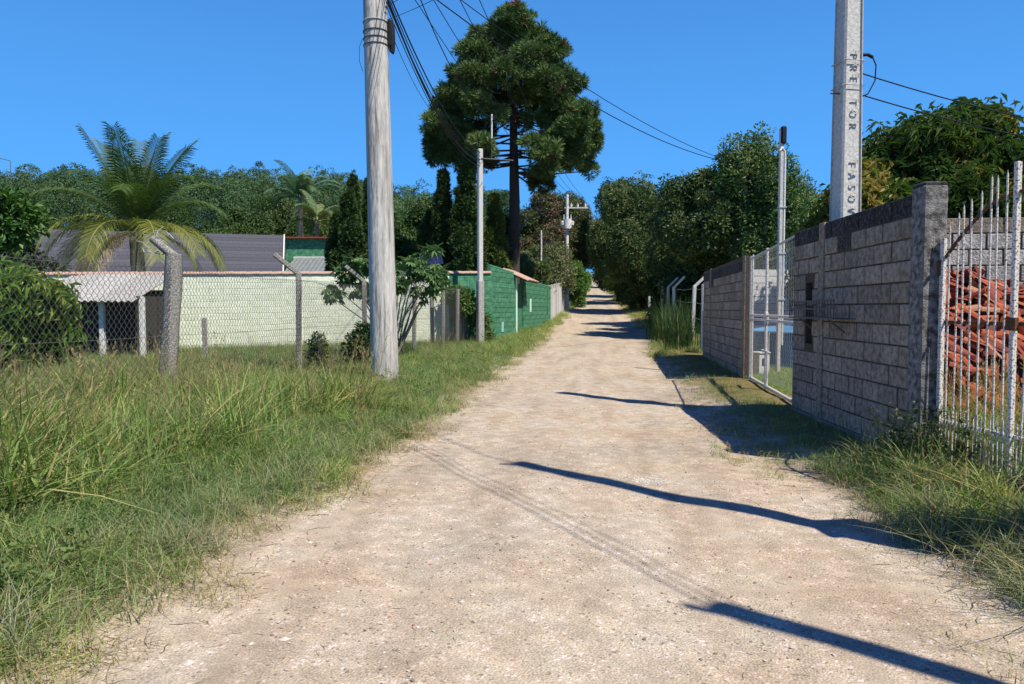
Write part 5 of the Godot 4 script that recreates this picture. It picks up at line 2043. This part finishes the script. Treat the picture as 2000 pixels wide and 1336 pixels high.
func build_plants() -> void:
	var r := RandomNumberGenerator.new()
	r.seed = 88
	# the shrub with hand-shaped leaves behind the round pole
	var d := 20.4
	var foot := on(px(772, d), d)
	var o := thing("cassava_shrub", "spreading shrub with hand shaped leaves behind the thick round pole", "shrub", Transform3D(Basis(), foot))
	var mats := []
	for c in [Color(0.075, 0.15, 0.0525), Color(0.112, 0.203, 0.0675), Color(0.165, 0.27, 0.105)]:
		var m := leafy(0.6, 0.5)
		m.albedo_color = srgb(c)
		mats.append(m)
	var shape := palmate_leaf()
	var tips := []
	for k in 26:
		var u := r.randf_range(768, 862)
		var v := r.randf_range(490, 585)
		if k % 5 < 2:
			u = r.randf_range(648, 722)
			v = r.randf_range(515, 605) if u < 690 else r.randf_range(490, 600)
		var p := at(u, v, d + r.randf_range(-0.9, 0.9)) - foot
		tips.append(p)
		var s := Shape.new()
		var root := Vector3(r.randfn(0, 0.12), 0, r.randfn(0, 0.12))
		s.tube([root, root.lerp(p, 0.5) + Vector3(0, 0.25, 0), p], [0.025, 0.018, 0.008], 5, false)
		part("stem", s.mesh(), M.bark_pale, o)
	for k in 290:
		var p: Vector3 = tips[k % tips.size()] + random_dir(r) * Vector3(0.34, 0.26, 0.34) * r.randf_range(0.3, 1.0)
		var out := Vector3(p.x, 0, p.z).normalized()
		var b := Basis.from_euler(Vector3(r.randf_range(0.1, 0.9), r.randf() * TAU, r.randfn(0, 0.3)))
		part("leaf", shape, mats[r.randi() % 3], o, Transform3D(b.scaled(Vector3.ONE * r.randf_range(1.1, 1.7)), p))
	# leafy bushes at the edge of the picture
	var fresh := [Color(0.09, 0.18, 0.03), Color(0.21, 0.33, 0.0675), Color(0.33, 0.39, 0.09)]
	tree("leafy_bush", "bright green leafy bush in front of the shed behind the wire fence", on(px(22, 12.5), 12.5), Vector3(0, 1.3, 0), Vector3(1.0, 1.15, 0.9), {seed = 60, count = 14, density = 34.0, size = 0.75, colours = fresh, clump = M.clump_mango, category = "bush", trunk = 0.06})
	tree("leafy_bush", "shiny leaved small tree at the edge beyond the bright green bush", on(px(0, 16.5), 16.5), Vector3(-0.1, 3.3, 0), Vector3(0.75, 1.1, 0.8), {seed = 61, count = 10, density = 26.0, colours = [Color(0.045, 0.12, 0.03), Color(0.12, 0.225, 0.0525)], trunk = 0.08})
	tree("leafy_bush", "low grey green bush hanging over the end of the slate grey roof", on(px(40, 24.5), 24.5), Vector3(0, 2.5, 0), Vector3(1.3, 0.9, 0.8), {seed = 62, count = 8, density = 16.0, shell = 0.2, colours = [Color(0.045, 0.075, 0.045), Color(0.105, 0.135, 0.075)], trunk = 0.08})
	tree("leafy_bush", "dark leafy bush at the foot of the thick round pole behind the fence", on(px(700, 17.0), 17.0), Vector3(0, 0.55, 0), Vector3(0.45, 0.6, 0.4), {seed = 63, count = 9, density = 40.0, size = 0.6, colours = [Color(0.03, 0.0675, 0.0225), Color(0.075, 0.12, 0.045)], category = "bush", trunk = 0.03})
	tree("leafy_bush", "olive weed bush growing beside the second fence post", on(px(620, 16.6), 16.6), Vector3(0, 0.4, 0), Vector3(0.28, 0.4, 0.28), {seed = 64, count = 7, density = 40.0, size = 0.55, shell = 0.2, colours = [Color(0.09, 0.12, 0.03), Color(0.18, 0.21, 0.06)], category = "bush", trunk = 0.02})
	# creeper over the last fence posts
	var creep := []
	for t in [[888, 27.0, 575, 0.28], [905, 27.0, 582, 0.32], [925, 27.3, 600, 0.3], [940, 27.2, 628, 0.26], [945, 27.0, 655, 0.22], [915, 26.9, 600, 0.2]]:
		creep.append([at(t[0], t[2], t[1]) - on(px(915, 27.1), 27.1), Vector3(t[3], t[3] * 0.8, 0.3)])
	tree("creeper", "leafy creeper hanging over the last posts of the wire fence", on(px(915, 27.1), 27.1), Vector3(0, 1.4, 0), Vector3(0.5, 0.6, 0.3), {seed = 65, lobes = creep, density = 50.0, size = 0.7, shell = 0.2, colours = [Color(0.075, 0.15, 0.0375), Color(0.18, 0.285, 0.075)], category = "creeper", trunk = 0.03})
	var ivy := []
	for k in 9:
		ivy.append([Vector3(r.randfn(0, 0.1), 0.15 + k * 0.25, r.randfn(0, 0.1)), Vector3(0.26 + 0.06 * (k % 3), 0.24, 0.28)])
	tree("creeper", "dark vine smothering a post on the shaded verge", on(px(1285, 38.8), 38.8), Vector3(0, 1.4, 0), Vector3(0.3, 1.1, 0.3), {seed = 66, lobes = ivy, density = 40.0, size = 0.7, colours = [Color(0.03, 0.0525, 0.018), Color(0.06, 0.0825, 0.03)], category = "creeper", trunk = 0.06})
	# tall cane grass along the verge, shade painted into its dark blade colours
	var cane := grass_clump(91, 60, 2.0, 0.36, 0.026, 0.3, 5, Color(0.022, 0.055, 0.012), Color(0.05, 0.095, 0.022), 0, 0.02)
	for k in 16:
		var dd := 23.4 + k * 0.52
		var g := part("cane_grass", cane, M.grass, self, Transform3D(Basis(Vector3.UP, r.randf() * TAU).scaled(Vector3.ONE * r.randf_range(0.85, 1.1)), on(px(1354 - k * 3.6, dd) + r.randf_range(-0.55, 0.15), dd, -0.03)))
		tag(g, "tall dark clump of cane grass against the bent arm posts", "grass clump", "cane grass clumps along the posts")
	# flowering weed at the foot of the end column
	for k in 5:
		var s := Shape.new()
		s.tinted = true
		for q in 16:
			var an := r.randf() * TAU
			var top := Vector3(cos(an) * r.randf_range(0.05, 0.3), r.randf_range(0.25, 0.6), sin(an) * r.randf_range(0.05, 0.3))
			s.col = Color(0.1, 0.12, 0.05)
			s.tube([Vector3.ZERO, top * Vector3(0.4, 0.6, 0.4), top], [0.004, 0.003, 0.002], 4, false)
			for e in 6:
				s.col = Color(0.05, 0.09, 0.03).lerp(Color(0.12, 0.15, 0.06), r.randf())
				leaf(s, top * r.randf_range(0.3, 1.0), random_dir(r), Vector3.UP, 0.07, 0.03)
			if q % 3 == 0:
				for e in 8:
					s.col = Color(0.42, 0.4, 0.38)
					leaf(s, top, (random_dir(r) + Vector3(0, 0.6, 0)).normalized(), Vector3.UP, 0.03, 0.012)
		var w := part("flowering_weed", s.mesh(), M.grass, self, Transform3D(Basis(), on(px([1752, 1780, 1800, 1765, 1818][k], 6.45), 6.45 - 0.1 * k, -0.02)))
		tag(w, "weed with small grey flower heads at the foot of the end column", "weed", "flowering weeds at the end column")


# ---------- grass ----------

func grass_clump(number: int, blades: int, tall: float, spread: float, wide: float, lean: float, segments: int, a: Color, b: Color, seed_heads := 0, straw := 0.15) -> ArrayMesh:
	var r := RandomNumberGenerator.new()
	r.seed = number
	var s := Shape.new()
	s.tinted = true
	for k in blades:
		var an := r.randf() * TAU
		var root := Vector3(cos(an), 0, sin(an)) * spread * sqrt(r.randf())
		var go := r.randf() * TAU
		var dir := Vector3(cos(go), 0, sin(go))
		var h := tall * r.randf_range(0.5, 1.1)
		var l := lean * r.randf_range(0.2, 1.5)
		var side := dir.cross(Vector3.UP).rotated(Vector3.UP, r.randfn(0, 0.5))
		s.col = a.lerp(b, r.randf()) * r.randf_range(0.8, 1.2)
		if r.randf() < straw: s.col = Color(0.36, 0.31, 0.16) * r.randf_range(0.7, 1.2)
		var last_l := Vector3.ZERO
		var last_r := Vector3.ZERO
		for q in segments + 1:
			var t := float(q) / segments
			var p := root + Vector3(0, h * (t - 0.42 * l * t * t), 0) + dir * h * l * t * t
			var w := side * wide * 0.5 * pow(1.0 - t, 0.6) * (0.7 + 0.3 * minf(1.0, t * 4.0))
			if q > 0:
				if q < segments: s.quad(last_l, last_r, p + w, p - w)
				else: s.tri(last_l, last_r, p)
			last_l = p - w
			last_r = p + w
	for k in seed_heads:
		var an := r.randf() * TAU
		var root := Vector3(cos(an), 0, sin(an)) * spread * r.randf()
		var h := tall * r.randf_range(1.0, 1.35)
		var tip := root + Vector3(r.randfn(0, 0.12), 1, r.randfn(0, 0.12)) * h
		s.col = Color(0.34, 0.27, 0.14)
		s.tube([root, root.lerp(tip, 0.6) + Vector3(0.01, 0.01, 0), tip], [0.0022, 0.0018, 0.0012], 3, false)
		for e in 7:
			leaf(s, root.lerp(tip, 0.78 + 0.03 * e), (random_dir(r) * 0.6 + Vector3(0, 0.8, 0)).normalized(), Vector3.RIGHT, 0.05, 0.008)
	return s.mesh()


func build_grass() -> void:
	var r := RandomNumberGenerator.new()
	r.seed = 123
	var green_a := Color(0.095, 0.175, 0.04)
	var green_b := Color(0.29, 0.38, 0.14)
	var dry_a := Color(0.26, 0.2, 0.09)
	var dry_b := Color(0.45, 0.37, 0.2)
	var kinds := {
		tall = [grass_clump(1, 34, 0.72, 0.14, 0.0145, 0.8, 4, green_a, green_b), grass_clump(2, 30, 0.62, 0.13, 0.017, 0.9, 4, green_a, green_b, 1), grass_clump(3, 26, 0.66, 0.2, 0.009, 0.7, 4, Color(0.16, 0.22, 0.05), Color(0.34, 0.36, 0.13), 1)],
		mid = [grass_clump(4, 44, 0.32, 0.16, 0.009, 0.9, 3, green_a, green_b), grass_clump(5, 46, 0.27, 0.18, 0.007, 1.1, 3, Color(0.15, 0.22, 0.09), Color(0.3, 0.37, 0.18))],
		low = [grass_clump(6, 60, 0.12, 0.18, 0.006, 1.1, 3, green_a, green_b), grass_clump(7, 60, 0.1, 0.2, 0.005, 1.3, 3, Color(0.17, 0.22, 0.08), Color(0.32, 0.35, 0.16))],
		dry = [grass_clump(8, 46, 0.1, 0.2, 0.005, 1.7, 3, dry_a, dry_b), grass_clump(9, 36, 0.2, 0.16, 0.005, 1.4, 3, dry_a, dry_b), grass_clump(10, 50, 0.06, 0.24, 0.005, 2.6, 3, dry_a, dry_b)],
		stalk = [grass_clump(11, 14, 0.75, 0.14, 0.006, 0.5, 4, dry_a, dry_b, 5)],
		wide = [grass_clump(12, 20, 0.52, 0.09, 0.024, 0.95, 5, Color(0.08, 0.17, 0.035), Color(0.17, 0.28, 0.07))],
	}
	var places := {}
	var tints := {}
	for k in kinds:
		for q in kinds[k].size():
			places["%s%d" % [k, q]] = []
			tints["%s%d" % [k, q]] = []
	var put := func(kind: String, x: float, d: float, size: float, tint := Color.WHITE) -> void:
		var key := "%s%d" % [kind, r.randi() % kinds[kind].size()]
		var b := Basis.from_euler(Vector3(r.randfn(0, 0.22), r.randf() * TAU, r.randfn(0, 0.22))).scaled(Vector3(size * r.randf_range(0.85, 1.2), size, size * r.randf_range(0.85, 1.2)))
		places[key].append(Transform3D(b, on(x, d, -0.015)))
		tints[key].append(tint * r.randf_range(0.85, 1.15))
	# the tall verge, from the lane's edge to the cream wall
	var d := 2.3
	while d < 33.0:
		var cell := clampf(0.085 + d * 0.0065, 0.09, 0.3)
		var x := maxf(-0.73 * d - 3.0, -15.0)
		var edge: float = lane(d) - looked_up(half_at, d)
		var wall_d := 21.8 + (x + 14.2) * 0.48
		while x < edge + 0.55:
			var jx := x + r.randf_range(-0.5, 0.5) * cell
			var jd := d + r.randf_range(-0.5, 0.5) * cell
			x += cell
			wall_d = 21.8 + (jx + 14.2) * 0.48 - 0.2
			if jd > wall_d and jx < -0.9: continue
			var s := beside(jx, jd)
			var n := patches.get_noise_2d(jx * 0.9, jd * 0.9)
			var n2 := patches.get_noise_2d(jx * 2.6 + 50.0, jd * 2.6)
			var e := s + n * 0.4 + n2 * 0.25
			if Vector2(jx, jd).distance_to(BIG_POLE) < 0.3: continue
			var tint := Color(1, 1, 1).lerp(Color(1.25, 1.08, 0.85), clampf(n * 1.5, 0, 0.7))
			tint = tint.lerp(Color(0.7, 0.92, 0.85), clampf(-n2 * 2.0, 0, 0.6)).lerp(Color(1.35, 1.3, 1.0), clampf(n2 * 2.0, 0, 0.6))
			if e < -0.12: continue
			elif e < 0.05:
				if r.randf() < 0.7: (put as Callable).call("dry", jx, jd, r.randf_range(0.5, 1.1))
			elif e < 0.24:
				if r.randf() < 0.95: (put as Callable).call("dry" if r.randf() < 0.75 else "low", jx, jd, r.randf_range(0.8, 1.4), tint)
			elif e < 0.8:
				(put as Callable).call("low" if r.randf() < 0.2 else "mid", jx, jd, r.randf_range(0.6, 1.0), tint)
				if r.randf() < 0.16: (put as Callable).call("dry", jx, jd, r.randf_range(0.9, 1.4))
			else:
				var full := smoothstep(0.8, 2.0, e) * (1.0 - 0.62 * smoothstep(8.5, 13.5, jd)) * (1.0 - 0.25 * smoothstep(15.0, 20.0, jd))
				var size := lerpf(0.5, 1.0, full) * (1.0 + n * 0.45 + n2 * 0.55) * r.randf_range(0.75, 1.2)
				var q := r.randf()
				if full < 0.45:
					(put as Callable).call("mid", jx, jd, 0.75 + size * 0.45, tint)
					if q < 0.16: (put as Callable).call("tall", jx, jd, size * 0.75, tint)
				elif q < 0.62: (put as Callable).call("tall", jx, jd, size, tint)
				elif q < 0.76: (put as Callable).call("mid", jx, jd, size * 1.3, tint)
				elif q < 0.97: (put as Callable).call("wide", jx, jd, size, tint)
				else: (put as Callable).call("stalk", jx, jd, size * 0.95)
				if n > 0.2 and jd > 7.5 and r.randf() < 0.12: (put as Callable).call("stalk", jx, jd, size * 0.9)
		d += cell
	# the shaded verge under the block walls
	d = 2.2
	while d < 24.0:
		var cell := clampf(0.085 + d * 0.006, 0.09, 0.25)
		var edge: float = lane(d) + looked_up(half_at, d)
		var wall := 3.55 + 0.065 * (d - 6.6) + 0.05 * maxf(0.0, d - 10.0)
		var x := edge - 0.5
		while x < wall:
			var jx := x + r.randf_range(-0.5, 0.5) * cell
			var jd := d + r.randf_range(-0.5, 0.5) * cell
			x += cell
			var s := beside(jx, jd)
			var n := patches.get_noise_2d(jx * 0.9 + 20.0, jd * 0.9)
			var n2 := patches.get_noise_2d(jx * 2.6 + 50.0, jd * 2.6)
			var e := s + n * 0.5 + n2 * 0.25
			if Vector2(jx, jd).distance_to(Vector2(3.62, 3.72)) < 0.28: continue
			var tint := Color(1, 1, 1).lerp(Color(1.4, 1.15, 0.9), clampf(n * 1.6, 0, 0.8))
			if e < -0.15: continue
			elif e < 0.2:
				if r.randf() < 0.4: (put as Callable).call("dry" if r.randf() < 0.6 else "low", jx, jd, r.randf_range(0.5, 1.0), tint)
			else:
				var tall := smoothstep(7.4, 6.2, jd) * smoothstep(0.2, 0.8, e)
				if jd > 6.9 and jd < 11.5 or jd > 15.0:
					if r.randf() < 0.75: (put as Callable).call("low", jx, jd, r.randf_range(0.6, 1.15), tint)
				elif jd >= 11.5:
					if r.randf() < 0.7: (put as Callable).call("low" if r.randf() < 0.7 else "dry", jx, jd, r.randf_range(0.5, 0.9), tint * 1.1)
				else:
					(put as Callable).call("mid" if r.randf() < 0.7 else "low", jx, jd, r.randf_range(0.55, 0.9) + tall * 0.35, tint)
					if r.randf() < 0.14: (put as Callable).call("dry", jx, jd, r.randf_range(1.0, 1.8))
					if tall > 0.5 and wall - jx < 0.7 and r.randf() < 0.35: (put as Callable).call("tall", jx, jd, r.randf_range(0.4, 0.75), tint)
		d += cell
	# long pale grass arching over the verge's edge
	kinds.pale = [grass_clump(13, 44, 0.42, 0.1, 0.006, 1.25, 5, Color(0.2, 0.24, 0.13), Color(0.42, 0.42, 0.27), 0, 0.3)]
	places.pale0 = []
	tints.pale0 = []
	for k in 34:
		var jd := r.randf_range(3.4, 5.2)
		(put as Callable).call("pale", lane(jd) + looked_up(half_at, jd) + r.randf_range(0.05, 0.85), jd, r.randf_range(0.7, 1.15))
	for k in 40:
		var jd := r.randf_range(3.0, 9.0)
		(put as Callable).call("pale", lane(jd) - looked_up(half_at, jd) - r.randf_range(0.1, 0.7), jd, r.randf_range(0.6, 1.0))
	# weeds inside the barred gate
	for k in 900:
		var jd := r.randf_range(2.0, 12.0)
		(put as Callable).call("mid", r.randf_range(6.4, 12.0), jd, r.randf_range(0.8, 1.4))
	for k in 1500:
		var jx := r.randf_range(3.75, 6.6)
		var jd := r.randf_range(3.9, 7.6)
		if jx < 3.72 + 0.02 * jd: continue
		var q := r.randf()
		(put as Callable).call("tall" if q < 0.45 else "stalk" if q < 0.6 else "mid", jx, jd, r.randf_range(0.6, 1.15), Color(1.25, 1.2, 0.9))
	# yard behind the white gate
	for k in 2600:
		var jd := r.randf_range(10.6, 19.0)
		var jx := r.randf_range(4.3 + 0.1 * (jd - 10.6), 9.0)
		if Vector2(jx, jd).distance_to(Vector2(7.55, 18.4)) < 2.0: continue
		(put as Callable).call("low", jx, jd, r.randf_range(0.6, 1.1), Color(1.1, 1.2, 0.9))
	# both verges farther up
	for k in 5200:
		var jd := r.randf_range(22.0, 80.0)
		var right := r.randf() < 0.6
		var out := r.randf_range(-0.3, 3.2)
		var jx: float = lane(jd) + (looked_up(half_at, jd) + out) * (1.0 if right else -1.0)
		if not right and jd < 54.0 and out > 1.4: continue
		var n := patches.get_noise_2d(jx * 0.8, jd * 0.8)
		if out + n * 0.7 < 0.0: continue
		(put as Callable).call("dry" if r.randf() < (0.55 if right else 0.2) else "mid" if r.randf() < 0.5 else "low", jx, jd, r.randf_range(0.9, 1.8), Color(1.3, 1.2, 0.95))
	for k in 2600:
		var jd := r.randf_range(80.0, 180.0)
		var out := r.randf_range(-0.2, 4.0)
		var jx: float = lane(jd) + (looked_up(half_at, jd) + out) * (1.0 if r.randf() < 0.6 else -1.0)
		(put as Callable).call("mid", jx, jd, r.randf_range(2.0, 3.4), Color(1.4, 1.25, 0.95))
	# broad leaved weeds among the grass
	kinds.weed = [leaf_clump(71, 26, 0.16, 0.075, 0.04, 0.1)]
	places.weed0 = []
	tints.weed0 = []
	for k in 520:
		var jd := 3.4 + pow(r.randf(), 1.4) * 16.0
		var jx: float = lane(jd) - looked_up(half_at, jd) - 0.35 - r.randf() * minf(4.0, 0.4 * jd + 1.0)
		if patches.get_noise_2d(jx * 1.4 + 300.0, jd * 1.4) < 0.02: continue
		places.weed0.append(Transform3D(Basis(Vector3.UP, r.randf() * TAU).scaled(Vector3.ONE * r.randf_range(0.35, 0.75)), on(jx, jd, r.randf_range(0.1, 0.35))))
		tints.weed0.append(Color(0.1, 0.18, 0.045).lerp(Color(0.22, 0.28, 0.09), r.randf()))
	var says := {weed = ["verge_weeds", "small broad leaved weeds growing among the verge grass"], tall = ["tall_grass", "tall green grass of the overgrown verge before the wire fence"], mid = ["verge_grass", "knee high green grass along both edges of the lane"], low = ["short_grass", "short trodden grass near the lane and in the yard"], dry = ["dry_grass", "flattened straw coloured grass at the edges of the lane"], stalk = ["seed_grass", "dry brown seed stalks standing in the green grass"], pale = ["arching_grass", "long pale arching grass along the edges of the lane"], wide = ["broad_grass", "broad bladed dark grass among the tall grass"]}
	for k in kinds:
		var holder := thing(says[k][0], says[k][1], "grass")
		holder.set_meta("kind", "stuff")
		for q in kinds[k].size():
			var key := "%s%d" % [k, q]
			if places[key].size():
				multi("tufts", kinds[k][q], M.straw if k in ["dry", "stalk"] else M.grass, holder, places[key], tints[key])


func pebble(number: int) -> ArrayMesh:
	var r := RandomNumberGenerator.new()
	r.seed = number
	var s := Shape.new()
	var p := []
	for k in 6:
		p.append([Vector3.UP * 0.6, Vector3.DOWN * 0.4, Vector3.LEFT, Vector3.RIGHT, Vector3.FORWARD * 0.8, Vector3.BACK * 0.8][k] * r.randf_range(0.75, 1.1))
	for y in [0, 1]:
		for q in [[2, 4], [4, 3], [3, 5], [5, 2]]:
			var m: Vector3 = (p[q[0]] + p[q[1]]) * 0.62
			s.tri_out(p[y], p[q[0]], m, Vector3.ZERO)
			s.tri_out(p[y], m, p[q[1]], Vector3.ZERO)
	return s.mesh()


func build_litter() -> void:
	var r := RandomNumberGenerator.new()
	r.seed = 55
	var stones := [pebble(1), pebble(2), pebble(3)]
	var holder := thing("gravel", "small pale and dark gravel scattered over the dirt lane", "gravel")
	holder.set_meta("kind", "stuff")
	for v in 3:
		var places := []
		var tints := []
		for k in 10000:
			var d := 2.3 + pow(r.randf(), 1.8) * 15.0
			var x: float = lane(d) + r.randf_range(-1.0, 1.0) * (looked_up(half_at, d) + 0.2)
			var n := patches.get_noise_2d(x * 1.1 + 90.0, d * 1.1)
			if r.randf() > 0.4 + n * 2.0: continue
			var size := 0.003 + 0.012 * pow(r.randf(), 4.0)
			places.append(Transform3D(Basis.from_euler(Vector3(r.randfn(0, 0.3), r.randf() * TAU, r.randfn(0, 0.3))).scaled(Vector3(size, size * 0.8, size)), on(x, d, 0.004 + size * 0.15)))
			var c := Color(0.42, 0.36, 0.28)
			var q := r.randf()
			if q < 0.3: c = Color(0.52, 0.47, 0.4)
			elif q < 0.5: c = Color(0.2, 0.165, 0.13)
			elif q < 0.55: c = Color(0.34, 0.16, 0.11)
			tints.append(c * r.randf_range(0.85, 1.15))
		multi("pebbles", stones[v], M.stone, holder, places, tints)
	# spilt lime
	var places := []
	var tints := []
	for k in 300:
		var p := Vector2(r.randfn(0, 0.11), r.randfn(0, 0.1)) + (Vector2(0.14, -0.08) if k % 3 == 0 else Vector2.ZERO)
		var size := r.randf_range(0.003, 0.009 + 0.008 * r.randf())
		places.append(Transform3D(Basis(Vector3.UP, r.randf() * TAU).scaled(Vector3(size, size * 0.5, size)), on(px(1258, 6.55) + p.x, 6.55 + p.y, 0.006)))
		tints.append(Color(0.68, 0.655, 0.6) * r.randf_range(0.75, 1.05))
	var lime := multi("lime_crumbs", stones[0], M.stone, self, places, tints)
	tag(lime, "spilt white lime crumbs lying on the dirt lane", "debris", "", "stuff")
	# straw, twigs and dead leaves
	var twig := Shape.new()
	twig.tube([Vector3(-0.5, 0, 0), Vector3(-0.1, 0.03, 0.05), Vector3(0.2, 0.02, -0.02), Vector3(0.5, 0, 0.06)], [0.018, 0.02, 0.016, 0.008], 4, false)
	places = []
	tints = []
	for k in 1500:
		var d := 2.3 + pow(r.randf(), 1.5) * 13.0
		var side := -1.0 if r.randf() < 0.5 else 1.0
		var into := pow(r.randf(), 2.2) * 2.0
		var x: float = lane(d) + side * (looked_up(half_at, d) + 0.25 - into)
		var size := r.randf_range(0.03, 0.16) if into < 0.7 else r.randf_range(0.02, 0.08)
		places.append(Transform3D(Basis.from_euler(Vector3(0, r.randf() * TAU, r.randfn(0, 0.06))).scaled(Vector3(size, size * 0.6, size)), on(x, d, 0.006)))
		tints.append(Color(0.36, 0.29, 0.17).lerp(Color(0.12, 0.085, 0.055), r.randf()))
	var straw := multi("straw_litter", twig.mesh(), M.stone, self, places, tints)
	tag(straw, "bits of straw and twigs lying along the edges of the lane", "litter", "", "stuff")
	# loose stones large enough to pick up
	for p in [[548, 1256, 0.03], [600, 1065, 0.026], [520, 1100, 0.022], [1600, 1130, 0.024], [480, 1265, 0.02], [705, 1185, 0.018], [1180, 1070, 0.018], [355, 1305, 0.036], [900, 1182, 0.022], [1240, 960, 0.022]]:
		var dd: float = 1.5 * FOCAL / (p[1] - 603.0)
		var o := part("loose_stone", stones[r.randi() % 3], plain(Color(0.5, 0.45, 0.38) * r.randf_range(0.7, 1.15), 0.95), self, Transform3D(Basis(Vector3.UP, r.randf() * TAU).scaled(Vector3(p[2], p[2] * 0.7, p[2])), on(px(p[0], dd), dd, p[2] * 0.2)))
		tag(o, "loose stone lying on the dirt lane", "stone", "loose stones on the lane")
